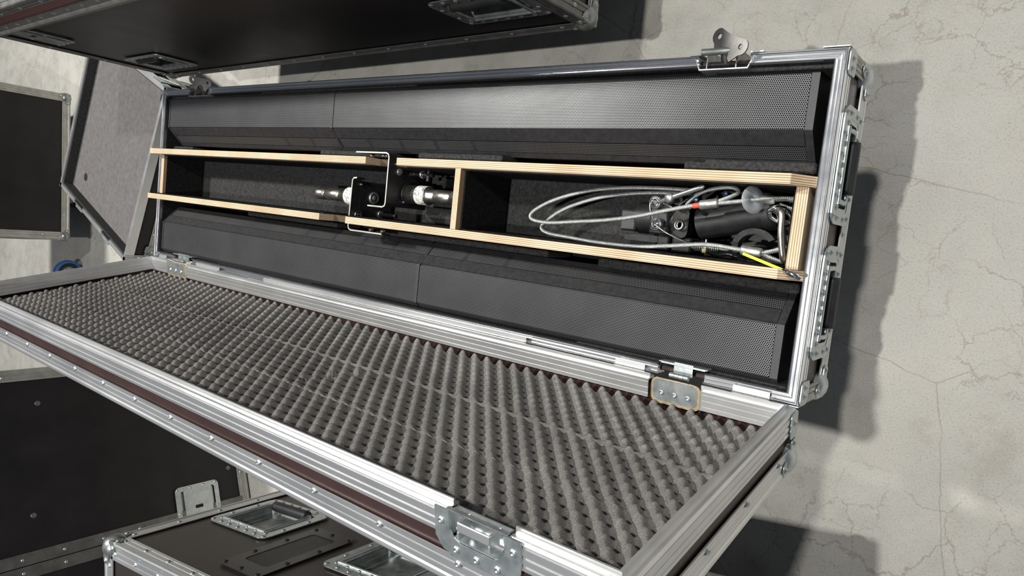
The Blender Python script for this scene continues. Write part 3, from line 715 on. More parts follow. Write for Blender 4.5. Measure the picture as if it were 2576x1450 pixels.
# ================================================================== LOUDSPEAKERS
def speaker(name, label, side, jx, ends):
    """side +1: next to the +y wall; the sloping face looks towards the middle of the case"""
    root = thing(name, label, 'loudspeaker', (1.0, side * .17, zb + .014), 0, 'column loudspeakers in the open case')
    T = Tm.copy(); T = Matrix.Translation((-1.0, -side * .17, -(zb + .014)))
    def P(y, z): return (side * y, Z0 + z)
    xa, xb = ends
    top = -.004 - .010
    # cabinet outline (y outwards from the centre of the case, z)
    sec = [(.2425, -.102), (.2425, top - .014), (.2410, top - .008), (.2330, top), (.1480, top), (.0985, top - .047), (.0985, -.104), (.2425, -.104)]
    def slab(xs, xe, shrink=0, nm='cabinet', mat='plastic', lab=None, sec_=sec):
        return MB(T @ frame((xs, 0, 0), (0, side, 0), (0, 0, 1), (1, 0, 0))).prism([(y, Z0 + z) for y, z in sec_], 0, xe - xs).obj(nm, M[mat], root, lab, .0008)
    core = [(y if y < .2 else y - .003, z - .0012 if z > -.1 else z) for y, z in sec]
    slab(xa + .004, xb - .004, 0, 'cabinet', 'plastic', None, [(.2400, -.103), (.2400, top - .015), (.2320, top - .0035), (.1490, top - .0035), (.1005, top - .049), (.1005, -.103)])
    # end caps and joint collar stand proud
    for a, b_ in ((xa, xa + .006), (xb - .012, xb)): slab(a, b_, 0, 'end_cap', 'plastic')
    slab(jx - .004, jx + .004, 0, 'joint_band', 'plastic')
    def strip(xs, xe, ya, za, yb, zb_, th, mat, nm, lab=None):
        d = Vector((0, side * (yb - ya), zb_ - za)); n = Vector((0, -d.z * side, 0))
        nrm = Vector((0, (za - zb_) * side * 1.0, (yb - ya))).normalized()
        if nrm.z < 0: nrm = -nrm
        p = [Vector((0, side * ya, Z0 + za)), Vector((0, side * yb, Z0 + zb_))]
        vs = []
        for x in (xs, xe):
            for q in p: vs.append((x, q.y, q.z)); vs.append((x, q.y + nrm.y * th, q.z + nrm.z * th))
        return MB(T).add(vs, [(0, 1, 3, 2), (4, 6, 7, 5), (0, 4, 5, 1), (2, 3, 7, 6), (1, 5, 7, 3), (0, 2, 6, 4)]).obj(nm, M[mat], root, lab)
    g = (.148 - .0985); sl = -.047
    def on(t): return (.148 - g * t, top - .0035 + (-.0455) * t)    # along the slope, t 0..1
    zsegs = [(xa + .007, jx - .005), (jx + .005, xb - .013)]
    for k, (a, b_) in enumerate(zsegs):
        strip(a, b_, .2318, top - .0035, .1495, top - .0035, .0024, 'grille', 'grille', 'perforated steel front grille')
        strip(a, b_, .2408, top - .0125, .2318, top - .0032, .0020, 'grille', 'grille_fold')
        t0, t1 = on(.02), on(.40); strip(a, b_, t0[0], t0[1], t1[0], t1[1], .0022, 'plastic', 'trim_strip')
        t0, t1 = on(.43), on(.80); strip(a, b_, t0[0], t0[1], t1[0], t1[1], .0005, 'grille_slot', 'side_grille')
        t0, t1 = on(.83), on(.99); strip(a, b_, t0[0], t0[1], t1[0], t1[1], .0022, 'plastic', 'trim_strip')
    # solid bars dividing the side grille next to the joint
    sgn = 1 if side > 0 else -1
    for d_ in (.11, .22, .33, .44):
        x = jx + sgn * d_
        t0, t1 = on(.43), on(.80); strip(x - .005, x + .005, t0[0], t0[1], t1[0], t1[1], .0009, 'plastic', 'side_bar')
    for d_ in (-.11, -.22):
        x = jx + sgn * d_
        t0, t1 = on(.43), on(.80); strip(x - .005, x + .005, t0[0], t0[1], t1[0], t1[1], .0009, 'plastic', 'side_bar')
    root.rotation_euler = (0, .008, 0)
    return root
speaker('column_loudspeaker', 'black column loudspeaker lying nearest the tall dark case, grille brightly lit', 1, .832, (.030, 1.961))
speaker('column_loudspeaker', 'black column loudspeaker lying beside the foam lined lid', -1, 1.172, (.030, 1.961))

# ================================================================== MOUNTING BRACKETS WITH SPIGOTS
def bent(T, path, z0, z1, th):
    """sheet following a plan path, upright between z0 and z1"""
    P = [Vector((p[0], p[1], 0)) for p in path]; L, R_ = [], []
    for i, p in enumerate(P):
        t = (P[min(i + 1, len(P) - 1)] - P[max(i - 1, 0)]).normalized(); n = Vector((-t.y, t.x, 0))
        L.append((p + n * th / 2)); R_.append((p - n * th / 2))
    pts = [(q.x, q.y) for q in L] + [(q.x, q.y) for q in reversed(R_)]
    return MB(T).prism(pts, z0, z1)
def bolt(parent, p, axis, r=.007, mat='zinc', l=.006):
    a = Vector(axis).normalized(); x = a.orthogonal().normalized()
    T = frame(p, x, a.cross(x), a)
    o = MB(T); o.lathe([(0, l), (r * .5, l), (r * .52, l * .5), (r * .6, l * .5), (r * .62, l), (r * .95, l * .85), (r, 0), (0, 0)], 16)
    return o.obj('bolt', M[mat], parent)
def spigot(parent, T, L, r=.021):
    o = MB(T).lathe([(0, 0), (r, 0), (r, L * .40), (r * .98, L * .405)], 24)
    o.lathe([(r * .98, L * .40), (r * .72, L * .42), (r * .72, L * .52), (r * .66, L * .525), (r * .66, L * .545), (r * .72, L * .55), (r * .72, L * .80), (r * .60, L * .81), (r * .60, L * .83), (r * .72, L * .84), (r * .72, L * .98), (r * .66, L), (0, L)], 24)
    o = o.obj('spigot', M['steel'], parent, 'machined steel spigot with a worn white sticker')
    MB(T).lathe([(r + .0003, L * .22), (r + .0005, L * .22), (r + .0005, L * .395), (r + .0003, L * .395)], 24).obj('sticker', M['label'], o)
    MB(T).lathe([(r, 0), (r * 1.22, 0), (r * 1.22, .004), (r, .004)], 24).obj('collar', M['black_gloss'], o)
    return o
zw0 = zb + .022; zw1 = Z0 + .020
b1 = thing('mounting_bracket', 'black bent steel bracket whose spigot points to the near end of the case', 'bracket', (1.088, .03, zb + .02), 0, 'mounting brackets in the middle compartment')
T1 = Matrix.Translation((-1.088, -.03, -(zb + .02)))
pth = [(.976, .0885), (1.078, .0885), (1.085, .086), (1.088, .079), (1.088, -.022), (1.086, -.028), (1.079, -.031), (1.030, -.031)]
bent(T1, pth, Z0 - .004, zw1, .0035).obj('flange', M['black_metal'], b1)
bent(T1, [(1.088, .058), (1.088, -.022), (1.086, -.028)], zb + .035, Z0 - .004, .0035).obj('web', M['black_metal'], b1)
bent(T1, pth, zw1, zw1 + .0006, .0032).obj('cut_edge', M['alu_dull'], b1, 'bare metal cut edge')
spigot(b1, T1 @ frame((1.092, .004, Z0 - .045), (0, 1, 0), (0, 0, 1), (1, 0, 0)), .165)
for (y, z, r) in ((.050, -.010, .008), (-.015, -.030, .003), (.066, .004, .002)): bolt(b1, T1 @ Vector((1.0905, y, Z0 + z)), (1, 0, 0), r, 'zinc_dark')
bolt(b1, T1 @ Vector((1.0855, .050, Z0 - .002)), (-1, 0, 0), .009, 'chrome', .008)
bolt(b1, T1 @ Vector((1.13, .050, Z0 - .045)), (1, 0, .2), .009, 'zinc')
MB(T1).tube([(1.092, .050, Z0 - .045), (1.165, .050, Z0 - .045)], .005, 12).tube([(1.150, .036, Z0 - .045), (1.150, .064, Z0 - .045)], .005, 12).obj('locking_pin', M['black_metal'], b1)
for x in (1.015, 1.055, 1.066): bolt(b1, T1 @ Vector((x, .0865, Z0 + .006)), (0, -1, 0), .006, 'chrome', .007)
b2_ = thing('mounting_bracket', 'black bent steel bracket whose spigot points to the far end of the case', 'bracket', (.968, -.03, zb + .02), 0, 'mounting brackets in the middle compartment')
T2 = Matrix.Translation((-.968, .03, -(zb + .02)))
pth = [(.986, .030), (.975, .029), (.971, .024), (.968, -.080), (.970, -.088), (.977, -.0915), (1.085, -.0915)]
bent(T2, pth, Z0 - .004, zw1, .0035).obj('flange', M['black_metal'], b2_)
bent(T2, [(.971, .024), (.9695, -.058)], zb + .035, Z0 - .004, .0035).obj('web', M['black_metal'], b2_)
bent(T2, pth, zw1, zw1 + .0006, .0032).obj('cut_edge', M['alu_dull'], b2_, 'bare metal cut edge')
spigot(b2_, T2 @ frame((.966, -.012, Z0 - .045), (0, 1, 0), (0, 0, 1), (-1, 0, 0)), .205)
bolt(b2_, T2 @ Vector((.9705, -.012, Z0 - .045)), (1, 0, 0), .015, 'zinc_dark', .008)
for (y, z, r, m_) in ((-.055, .000, .011, 'chrome'), (.016, -.002, .0025, 'zinc')): bolt(b2_, T2 @ Vector((.9715, y, Z0 + z)), (1, 0, 0), r, m_, .008)
bolt(b2_, T2 @ Vector((.9715, -.050, Z0 - .070)), (1, 0, 0), .009, 'zinc')
MB(T2).tube([(.972, -.050, Z0 - .070), (1.03, -.050, Z0 - .070)], .005, 12).obj('locking_pin', M['black_metal'], b2_)
for x in (1.030, 1.070): bolt(b2_, T2 @ Vector((x, -.0895, Z0 + .004)), (0, 1, 0), .006, 'chrome', .007)

# ================================================================== WIRE ROPES
def rope_mesh(T, pts, r, turns_per_m=55, per=10, strands=6):
    P = smooth_path(pts, per)
    # resample evenly
    d = [0]
    for i in range(1, len(P)): d.append(d[-1] + (P[i] - P[i - 1]).length)
    L = d[-1]; n = int(L / .0028); Q = []; k = 0
    for i in range(n + 1):
        s2 = L * i / n
        while k < len(d) - 2 and d[k + 1] < s2: k += 1
        t = (s2 - d[k]) / max(1e-9, d[k + 1] - d[k]); Q.append(P[k].lerp(P[k + 1], t))
    mb = MB(T); up = None; fr = []
    for i in range(len(Q)):
        t = (Q[min(i + 1, len(Q) - 1)] - Q[max(i - 1, 0)]).normalized()
        if up is None: up = t.orthogonal().normalized()
        up = (up - t * up.dot(t)).normalized(); fr.append((up.copy(), t.cross(up)))
    for s3 in range(strands):
        pp = []
        for i, q in enumerate(Q):
            a = 2 * PI * (s3 / strands + turns_per_m * L * i / n); pp.append(q + (fr[i][0] * math.cos(a) + fr[i][1] * math.sin(a)) * r * .62)
        mb.tube(pp, r * .42, 6)
    mb.tube(Q, r * .60, 6)
    return mb
def Zp(l): return [(x, y, Z0 + z) for x, y, z in l]
def ferr(T, a, b_, r):
    a, b_ = Vector(a), Vector(b_); z = (b_ - a).normalized(); x = z.orthogonal().normalized(); L = (b_ - a).length
    return MB(T @ frame(a, x, z.cross(x), z)).lathe([(0, 0), (r * .85, 0), (r, .002), (r, L - .002), (r * .85, L), (0, L)], 18)
org = (1.70, 0, zb + .02)
To = Matrix.Translation((-org[0], -org[1], -org[2]))
r1 = thing('wire_rope_sling', 'galvanised wire rope sling with red marked ferrule and clear plastic disc', 'wire rope', org, 0, 'wire rope slings')
rope_mesh(To, Zp([(1.947, .046, -.035), (1.925, .044, -.024), (1.895, .038, -.006), (1.850, .030, .002), (1.811, .024, .004), (1.770, .015, .004), (1.696, -.003, -.002), (1.63, -.014, -.012), (1.567, -.021, -.022), (1.500, -.028, -.032), (1.458, -.026, -.036), (1.447, -.017, -.038), (1.462, -.001, -.042), (1.502, .019, -.045), (1.569, .038, -.045), (1.639, .047, -.040), (1.704, .050, -.037), (1.763, .050, -.036), (1.80, .049, -.04)]), .0038).obj('rope', M['wire'], r1)
rope_mesh(To, Zp([(1.815, .023, .004), (1.845, .034, .000), (1.866, .048, -.012), (1.856, .056, -.018), (1.835, .055, -.018), (1.808, .048, -.018), (1.788, .036, -.020), (1.780, .024, -.018), (1.790, .020, -.012)]), .0036).obj('rope_eye', M['wire'], r1)
ferr(To, (1.812, .0235, Z0 + .004), (1.842, .0295, Z0 + .002), .0078).obj('ferrule', M['ferrule'], r1)
ferr(To, (1.801, .0215, Z0 + .0045), (1.813, .024, Z0 + .0045), .0046).obj('orange_sleeve', M['orange'], r1, 'orange heat-shrink sleeve')
ferr(To, (1.900, .041, Z0 - .018), (1.921, .041, Z0 - .024), .0070).obj('ferrule', M['ferrule'], r1)
z = Vector((.86, .12, .50)).normalized(); x = z.orthogonal().normalized()
MB(To @ frame((1.893, .038, Z0 - .003), x, z.cross(x), z)).lathe([(.004, 0), (.0215, 0), (.0215, .0012), (.004, .0012), (.004, 0)], 28).obj('clear_disc', M['clear'], r1, 'translucent plastic disc')
rope_mesh(To, Zp([(1.921, .042, -.024), (1.936, .044, -.030), (1.950, .042, -.036), (1.953, .036, -.04), (1.945, .030, -.040), (1.926, .035, -.032)]), .0036).obj('rope_eye', M['wire'], r1)
r2 = thing('wire_rope_sling', 'galvanised wire rope sling with yellow tag at its near end', 'wire rope', org, 0, 'wire rope slings')
rope_mesh(To, Zp([(1.900, -.041, .006), (1.884, -.040, .008), (1.832, -.038, .006), (1.77, -.046, .000), (1.701, -.054, -.010), (1.616, -.055, -.022), (1.545, -.052, -.034), (1.488, -.049, -.050), (1.462, -.041, -.060), (1.466, -.026, -.066), (1.511, .002, -.062), (1.582, .026, -.057), (1.650, .038, -.052), (1.707, .043, -.050), (1.775, .044, -.05)]), .0038).obj('rope', M['wire'], r2)
ferr(To, (1.889, -.040, Z0 + .006), (1.921, -.0425, Z0 + .004), .0080).obj('ferrule', M['ferrule'], r2)
rope_mesh(To, Zp([(1.921, -.042, .004), (1.938, -.036, -.002), (1.950, -.030, -.010), (1.953, -.040, -.018), (1.950, -.052, -.014), (1.936, -.049, -.004), (1.921, -.043, .003)]), .0038).obj('rope_eye', M['wire'], r2)
tg = ferr(To, (1.893, -.0445, Z0 + .012), (1.897, -.0450, Z0 + .012), .003)
p0, p1 = Vector((1.896, -.0455, Z0 + .015)), Vector((1.964, -.0635, Z0 + .028)); zt = (p1 - p0).normalized()
MB(To @ frame(p0, zt, Vector((0, 0, 1)).cross(zt), Vector((0, 0, 1)))).box((0, -.0022, 0), ((p1 - p0).length, .0022, .0016), None, .0004).obj('yellow_tag', M['yellow'], r2, 'fluorescent yellow tag strip')
MB(To).tube(smooth_path([(1.962, -.0630, Z0 + .0285), (1.972, -.0655, Z0 + .032), (1.981, -.0690, Z0 + .031), (1.987, -.0725, Z0 + .027)], 5), [.0028] * 4 + [.0042] * 8 + [.003] * 4, 10).obj('tag_clip', M['chrome'], r2)

sh = thing('bow_shackle', 'grey steel shackle standing against the near end divider', 'shackle', org)
MB(To).tube(smooth_path(Zp([(1.934, .010, -.030), (1.934, .020, -.012), (1.937, .024, -.004), (1.941, .018, .000), (1.944, -.010, .002), (1.948, -.034, .000), (1.951, -.047, -.004), (1.9505, -.050, -.02), (1.946, -.046, -.032)]), 6), .0050, 12).obj('bow', M['steel'], sh)
MB(To).tube(Zp([(1.934, .012, -.030), (1.946, -.046, -.030)]), .0042, 10).obj('shackle_pin', M['zinc'], sh)
qc = thing('quick_link', 'shiny chromed carabiner in the near corner of the compartment', 'carabiner', org)
MB(To).tube(smooth_path(Zp([(1.915, .024, -.022), (1.926, .029, -.018), (1.940, .026, -.020), (1.948, .018, -.026), (1.945, .010, -.032), (1.932, .008, -.030), (1.918, .014, -.026), (1.915, .024, -.022)]), 5)[:-1], .0046, 12, False, None, True).obj('link', M['chrome'], qc)
ferr(To, (1.924, .0275, Z0 - .018), (1.941, .0250, Z0 - .020), .0075).obj('gate_sleeve', M['chrome'], qc)

# ================================================================== PIPE CLAMPS
def cyl(T, a, b_, r, n=20, r2=None):
    return MB(T).tube([a, b_], [r, r2 or r], n)
pc = thing('pipe_clamp', 'black pipe clamp with lever bolt and ring pins, further from the end divider', 'clamp', org, 0, 'pipe clamps in the middle compartment')
cyl(To, (1.668, -.002, Z0 - .078), (1.762, .000, Z0 - .078), .028, 28).obj('clamp_body', M['black_metal'], pc)
cb = MB(To); cb.box((1.700, -.030, Z0 - .060), (1.738, .034, Z0 - .046), None, .004); cb.obj('clamp_saddle', M['black_metal'], pc)
MB(To).box((1.640, -.028, Z0 - .078), (1.672, .010, Z0 - .052), None, .003).obj('foot', M['plastic'], pc)
MB(To).prism(rrect(.080, .012, .005, 4, 1.690, -.038), Z0 - .085, Z0 - .055).obj('lower_flange', M['black_gloss'], pc)
for p in ((1.716, .025), (1.722, -.012)):
    o = MB(To); o.lathe([(.0050, -.014), (.0105, -.014), (.0115, 0), (.0060, .001), (.0056, -.012), (0, -.012)], 20, Matrix.Translation((p[0], p[1], Z0 - .030)))
    o.obj('bolt_sleeve', M['zinc_dark'], pc)
    MB(To).lathe([(0, -.006), (.0045, -.006), (.0052, .002), (.0085, .002), (.0088, -.003)], 18, Matrix.Translation((p[0], p[1], Z0 - .030))).obj('bolt_ring', M['chrome'], pc)
MB(To).prism(rrect(.030, .056, .012, 5, 1.762, -.004), Z0 - .060, Z0 - .040).obj('slotted_plate', M['black_gloss'], pc)
MB(To).lathe([(0, -.004), (.0052, -.004), (.0056, .004), (.0088, .004), (.0092, -.004)], 18, Matrix.Translation((1.763, -.010, Z0 - .036))).obj('bolt_ring', M['steel'], pc)
MB(To).tube(smooth_path([(1.736, .0255, Z0 - .010), (1.754, .032, Z0 - .004), (1.790, .045, Z0 + .0), (1.816, .054, Z0 + .004)], 4), [.0045] * 12 + [.0022], 10).obj('lever', M['zinc_dark'], pc)
MB(To).lathe([(0, .006), (.0075, .006), (.0085, .003), (.0085, -.014), (.0055, -.016), (.0055, -.026), (.009, -.030)], 18, Matrix.Translation((1.755, .0325, Z0 - .004))).obj('lever_boss', M['zinc_dark'], pc)
for i, l in enumerate(([(1.716, .029, -.024), (1.712, .020, -.020), (1.716, .005, -.020), (1.722, -.008, -.026)], [(1.722, -.012, -.024), (1.750, -.026, -.020), (1.783, -.040, -.040)], [(1.716, .026, -.024), (1.730, .026, -.018), (1.755, .018, -.016)], [(1.793, .044, -.020), (1.770, .022, -.012), (1.750, -.002, -.022), (1.745, -.018, -.034), (1.752, -.036, -.050)])):
    MB(To).tube(smooth_path(Zp(l), 8), .0012 if i < 3 else .0022, 6).obj('lanyard', M['wire'] if i < 3 else M['black_gloss'], pc)
pc2 = thing('pipe_clamp', 'large black pipe clamp with hooked jaw and wing nut, by the end divider', 'clamp', org, 0, 'pipe clamps in the middle compartment')
cyl(To, (1.790, -.004, Z0 - .062), (1.905, .024, Z0 - .062), .027, 28).obj('clamp_body', M['black_metal'], pc2)
cyl(To, (1.896, .0215, Z0 - .062), (1.915, .026, Z0 - .062), .0285, 28).obj('clamp_collar', M['rubber'], pc2)
# hooked jaw: C-shaped plate
jaw = []; 
for a in range(30, 211, 12): jaw.append((.036 * math.cos(math.radians(a)), .030 * math.sin(math.radians(a))))
for a in range(210, 29, -12): jaw.append((.026 * math.cos(math.radians(a)), .021 * math.sin(math.radians(a))))
MB(To @ Matrix.Translation((1.892, -.034, Z0 - .058))).prism(jaw, 0, .018).obj('hook_jaw', M['black_gloss'], pc2)
MB(To).box((1.835, -.036, Z0 - .100), (1.945, -.006, Z0 - .082), None, .004).obj('jaw_base', M['black_metal'], pc2)
for x in (1.732, 1.766): MB(To).box((x - (.012 if x < 1.75 else .018), -.056, Z0 - .085), (x + (.012 if x < 1.75 else .018), -.030, Z0 - .045), None, .003).obj('clamp_block', M['black_gloss'], pc2)
cyl(To, (1.785, -.043, Z0 - .050), (1.850, -.042, Z0 - .050), .0045, 12).obj('threaded_rod', M['zinc_dark'], pc2)
sp_ = MB(To); hp = [(1.790 + .044 * i / 160, -.043 + .0075 * math.cos(i * .5), Z0 - .050 + .0075 * math.sin(i * .5)) for i in range(161)]
sp_.tube(hp, .0009, 5).obj('spring', M['zinc_dark'], pc2)
wn = smooth_path(Zp([(1.828, -.0515, -.030), (1.842, -.0515, -.026), (1.858, -.0490, -.026), (1.868, -.0515, -.030), (1.880, -.0555, -.032), (1.896, -.0570, -.032), (1.908, -.0545, -.032)]), 5)
MB(To).tube(wn, [.0042] * 12 + [.0052] * 10 + [.0036] * 9, 10).obj('wing_nut', M['black_gloss'], pc2)
MB(To).box((1.812, -.0525, Z0 - .034), (1.820, -.0445, Z0 - .026), None, .0008).obj('brass_nut', M['brass'], pc2, 'square brass nut')
MB(To).tube(Zp([(1.8165, -.048, -.030), (1.815, -.030, -.034)]), .0016, 6).obj('nut_stem', M['zinc'], pc2)
for p in ((1.797, .033, -.016), (1.842, .047, -.024)):
    MB(To).lathe([(0, .004), (.0038, .004), (.0045, 0), (.003, -.001), (.003, -.022)], 14, Matrix.Translation((p[0], p[1], Z0 + p[2]))).obj('blue_bolt', M['blue_bolt'], pc2, 'blue-tinted bolt')

# ================================================================== OTHER CASES
# tall case along the +y side
yawT = math.radians(.95)
tc = thing('flight_case', 'tall black flight case with red stripe behind the long open case', 'flight case', (-.297, .358, 0), yawT)
Lt, zt0, zt1 = 1.752, FL - .178, FL + .462
flight_case(tc, Lt, .62, zt0, zt1, 'phenolic', .030, 'alu_dark', [(0, 0, 0), (1, 0, 0), (1, 0, 1), (0, 0, 1)], True, False, True, .13)
bz = FL + .347
MB().box((.0, -.0045, bz), (Lt, .0, bz + .014)).obj('seam_extrusion', M['alu_dark'], tc)
tb = MB().tube([(0, -.002, bz + .020), (Lt, -.002, bz + .020)], .008, 14).obj('seam_tube', M['alu_dull'], tc)
se = MB().box((0, -.0045, bz + .027), (Lt, 0, bz + .052)).obj('seam_extrusion', M['alu_dark'], tc)
for i in range(20): rivet(se, (.10 + i * .085, -.0045, bz + .041), (0, -1, 0))
MB().box((.0, -.001, bz + .054), (Lt, .0022, bz + .098)).obj('red_stripe', M['maroon'], tc, 'red painted band below the lid edge')
body = [c_ for c_ in tc.children if c_.name.startswith('case_body')][0]
HT = [frame((.215, -.001, FL - .026), (1, 0, 0), (0, 0, -1), (0, -1, 0)), frame((1.615, -.001, FL - .002), (1, 0, 0), (0, 0, -1), (0, -1, 0))]
cut(body, [pan_cutter(T_, .225, .145, -1, .022) for T_ in HT])
handle(tc, frame((.215, -.001, FL - .026), (1, 0, 0), (0, 0, -1), (0, -1, 0)), .225, .145, 'zinc_dark', -1, .022)
handle(tc, frame((1.615, -.001, FL - .002), (1, 0, 0), (0, 0, -1), (0, -1, 0)), .225, .145, 'zinc_dark', -1, .022)
butterfly(tc, frame((.155, -.002, FL + .300), (1, 0, 0), (0, 0, 1), (0, -1, 0)), .12, .16, 'zinc_dark')

# case nearest the camera below the lid
yawD = math.radians(8.1)
dc = thing('flight_case', 'black flight case below the raised lid, with recessed handles and label window', 'flight case', (.750, -.805, 0), yawD)
Td = Matrix.Rotation(0, 4, 'Z')
Ld, zd0, zd1 = 1.30, FL - .176, FL + .424
# front face is y=0 looking to +y, so mirror: depth runs to -y
def flip(root):
    return Matrix.Scale(-1, 4, (0, 1, 0))
class FlipRoot: pass
sub = dc
# builder works with depth along +y; this case is turned round and shifted so that its shown face still is the builder's front
dc.rotation_euler = (0, 0, yawD + PI); dc.location = (.750 + Ld * math.cos(yawD), -.805 + Ld * math.sin(yawD), 0)
flight_case(dc, Ld, .60, zd0, zd1, 'phenolic_dark', .034, 'alu', [(1, 0, 1), (0, 0, 0)], True, False, True, .09)
fx = lambda q: Ld - q
body = [c_ for c_ in dc.children if c_.name.startswith('case_body')][0]
HT = [frame((fx(.164), -.001, FL + .133), (-1, 0, 0), (0, 0, -1), (0, -1, 0)), frame((fx(.594), -.001, FL + .142), (-1, 0, 0), (0, 0, -1), (0, -1, 0))]
Tw = frame((fx(.376), -.0005, FL + .223), (-1, 0, 0), (0, 0, -1), (0, -1, 0))
cut(body, [pan_cutter(T_, .225, .184, 1, .022) for T_ in HT] + [MB(Tw).prism(rrect(.078, .170, .010), -.016, .02)])
handle(dc, frame((fx(.164), -.001, FL + .133), (-1, 0, 0), (0, 0, -1), (0, -1, 0)), .225, .184, 'zinc', 1, .022)
handle(dc, frame((fx(.594), -.001, FL + .142), (-1, 0, 0), (0, 0, -1), (0, -1, 0)), .225, .184, 'zinc', 1, .022)
Tw = frame((fx(.376), -.0005, FL + .223), (-1, 0, 0), (0, 0, -1), (0, -1, 0))
wd = MB(Tw).ringplate(rrect(.131, .240, .015, 5, 0, -.004), rrect(.076, .168, .010), 0, .0018).obj('label_window_frame', M['black_gloss'], dc, 'black frame round a label window')
MB(Tw).prism(rrect(.078, .170, .010), .0002, .0010).obj('window_pane', M['window'], wd)
MB(Tw).prism(rrect(.077, .169, .010), -.0158, -.0150).obj('window_card', M['phenolic'], wd)
MB(Tw).box((-.036, -.0838, -.0150), (.036, -.0815, -.0035)).obj('wood_edge', M['ply_cross'], wd, 'bare plywood edge of the recess')
MB(Tw).prism([(.036, .082), (.036, .045), (.004, .082)], -.0149, -.0140).obj('paper_corner', M['label'], wd, 'torn corner of a white card')
for q in ((-1, -1), (1, -1), (-1, 1), (1, 1), (-1, -.4), (1, -.4), (-1, .3), (1, .3), (0, 1), (0, -1)): rivet(wd, Tw @ Vector((q[0] * .055, q[1] * .108 - .004, .0018)), (0, -1, 0), RIVET_DARK)

# dark case in the lower left, standing on end, its shown face turned to the right
yawC = math.atan2(-.925, .379)
cc_ = thing('flight_case', 'large plain black flight case at lower left with butterfly latch and panel screws', 'flight case', (0, 0, 0), yawC + PI)
Lc = .79
cc_.location = (-.215 + (Lc - .466) * .379, -1.128 - (Lc - .466) * .925, 0)
flight_case(cc_, Lc, .76, .010, 1.25, 'phenolic', .036, 'alu_dull', [(1, 0, 0)], True, False, False, .16)
fc = lambda q: Lc - (q + .466)
for q in (.140, .181):
    e = MB().box((fc(q) - .019, -.0040, .04), (fc(q) + .019, 0, 1.22)).obj('seam_extrusion', M['alu_dark'], cc_)
    for i in range(7): rivet(e, (fc(q), -.004, FL - .08 + i * .12), (0, -1, 0))
butterfly(cc_, frame((fc(.129), -.004, FL - .302), (0, 0, -1), (1, 0, 0), (0, -1, 0)), .170, .192, 'zinc')
for q, z_ in ((.002, -.443), (-.350, .192), (.011, .236)):
    o = MB(frame((fc(q), .0028, FL + z_), (1, 0, 0), (0, 0, -1), (0, -1, 0))).lathe([(0, .0004), (.0030, .0004), (.0036, .0010), (.0075, .0008), (.0085, 0)], 18).obj('panel_screw', M['alu_dark'], cc_)
MB().box((Lc - .0029, .04, FL + .22), (Lc - .0012, .72, 1.20)).obj('side_panel', M['phenolic_brown'], cc_)

# far left case, front panel facing the camera
yawL = math.atan2(-.72, .066)
lc = thing('flight_case', 'black flight case at the far left with ball corners on its lower edge', 'flight case', (-1.694, -.352, 0), 0)
Ll = .725
lc.rotation_euler = (0, 0, yawL + PI); lc.location = (-1.692, -.355, 0)

flight_case(lc, Ll, .60, FL - .37, FL + .55, 'phenolic', .034, 'alu_dull', [(0, 0, 0), (1, 0, 0)], True, False, True, .2)

# open grey-lined tray
tr = thing('flight_case', 'small open flight case lined with grey felt beyond the long case', 'flight case', (0, 0, 0), 0)
ang = math.atan2(-.255, .643)
Lq, Wq = .69, .68
tr.rotation_euler = (0, 0, ang); tr.location = (-.485 - Lq * math.cos(ang), -.332 - Lq * math.sin(ang), 0)
q0, q1 = FL - .222, FL - .120
flight_case(tr, Lq, Wq, q0, q1, 'phenolic', .026, 'alu_dull', [(1, 0, 0)], True, True, True, .2)
for p0_, p1_, out in (((0, 0), (.17, 0), (0, -1, 0)), ((.26, 0), (.46, 0), (0, -1, 0)), ((.54, 0), (Lq, 0), (0, -1, 0)), ((0, Wq), (Lq, Wq), (0, 1, 0)), ((0, 0), (0, Wq), (-1, 0, 0)), ((Lq, 0), (Lq, Wq), (1, 0, 0))):
    MB().extrude([(.002, 0), (-.014, 0), (-.014, -.006), (-.003, -.006), (-.001, -.030), (.002, -.030)], (p0_[0], p0_[1], q1), (p1_[0], p1_[1], q1), out, (0, 0, 1)).obj('rim_extrusion', M['alu'], tr)
fq = MB(); fq.box((.012, .012, q0 + .052), (Lq - .012, Wq - .012, q0 + .062)); fq.obj('base_lining', M['felt_grey'], tr)
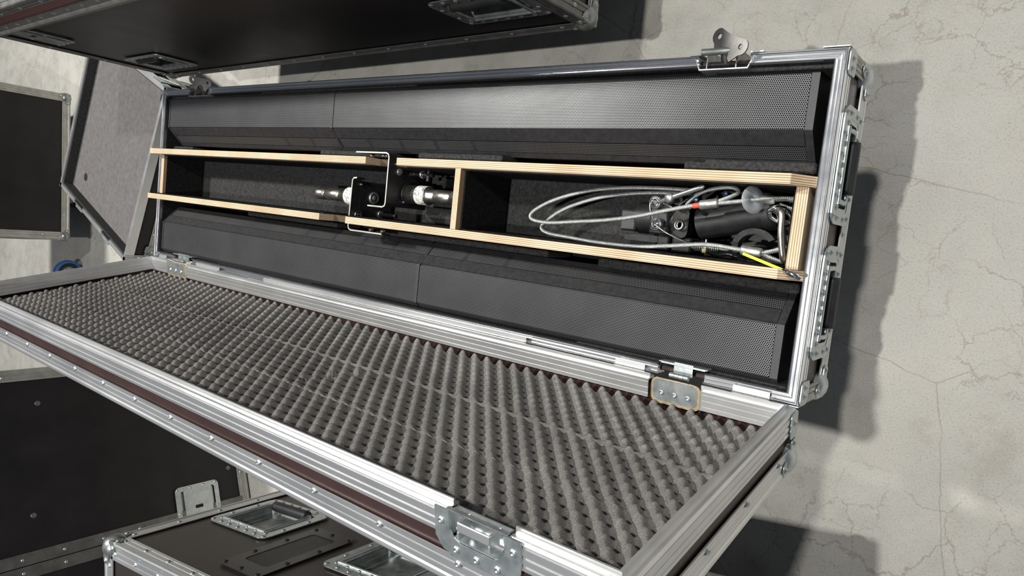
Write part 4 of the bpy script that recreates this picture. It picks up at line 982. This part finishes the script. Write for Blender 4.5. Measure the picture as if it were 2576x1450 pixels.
fq = MB(); fq.box((.012, .012, q0 + .062), (.020, Wq - .012, q1 - .006)).box((Lq - .020, .012, q0 + .062), (Lq - .012, Wq - .012, q1 - .006)).box((.020, .012, q0 + .062), (Lq - .020, .020, q1 - .006)).box((.020, Wq - .020, q0 + .062), (Lq - .020, Wq - .012, q1 - .006)); fq.obj('wall_lining', M['felt_light'], tr)  # charcoal felt on the inner walls paints in the shade below the tray rim
for q in ((.13, .10), (.60, .62), (.64, .10)): MB(Matrix.Translation((q[0], q[1], q0 + .0622))).lathe([(0, .0004), (.016, .0004), (.017, 0)], 18).obj('felt_hole', M['hole'], tr)
for x in (.215, .50): MB().box((x - .04, -.006, q1 - .05), (x + .04, .004, q1 - .004)).tube([(x - .03, -.010, q1 - .006), (x + .03, -.010, q1 - .006)], .004, 8).obj('latch', M['zinc'], tr)
for x in (.30, .47, .60):
    MB().box((x - .030, Wq - .001, q0 + .02), (x + .030, Wq + .005, q1 - .004), None, .002).tube([(x - .02, Wq + .008, q1 - .02), (x + .03, Wq + .008, q0 + .03)], .003, 8).obj('latch', M['zinc'], tr)
for x in (-.012, .03): MB(frame((Lq + .0025, .02 + max(x, 0), q0 + .02), (0, 1, 0), (0, 0, 1), (1, 0, 0))).prism(rrect(.034, .036, .010), 0, .002).obj('corner_plate', M['zinc_dark'], tr)

# blue-tyred castor
cw = thing('castor_wheel', 'blue castor wheel peeping out behind the far end of the lid', 'wheel', (-1.90, -.555, 0), 0)
Tc = frame((0, 0, .068), (0, 1, 0), (0, 0, 1), (1, 0, 0))
MB(Tc).lathe([(.054, -.02), (.062, -.022), (.068, -.015), (.068, .015), (.062, .022), (.054, .020), (.054, -.02)], 32).obj('tyre', M['tyre_blue'], cw)
MB(Tc).lathe([(.036, .014), (.040, .012), (.052, .014), (.054, .020), (.054, -.020), (.036, -.014)], 28).obj('rim', M['rubber'], cw)
MB(Tc).lathe([(0, .034), (.012, .034), (.014, .028), (.032, .024), (.037, .012), (.037, -.014), (0, -.02)], 24).obj('hub', M['zinc'], cw)
MB().box((-.024, -.16, .055), (.024, -.072, .080), None, .003).box((-.035, -.19, .012), (.035, -.155, .12), None, .003).obj('fork', M['zinc_dark'], cw)
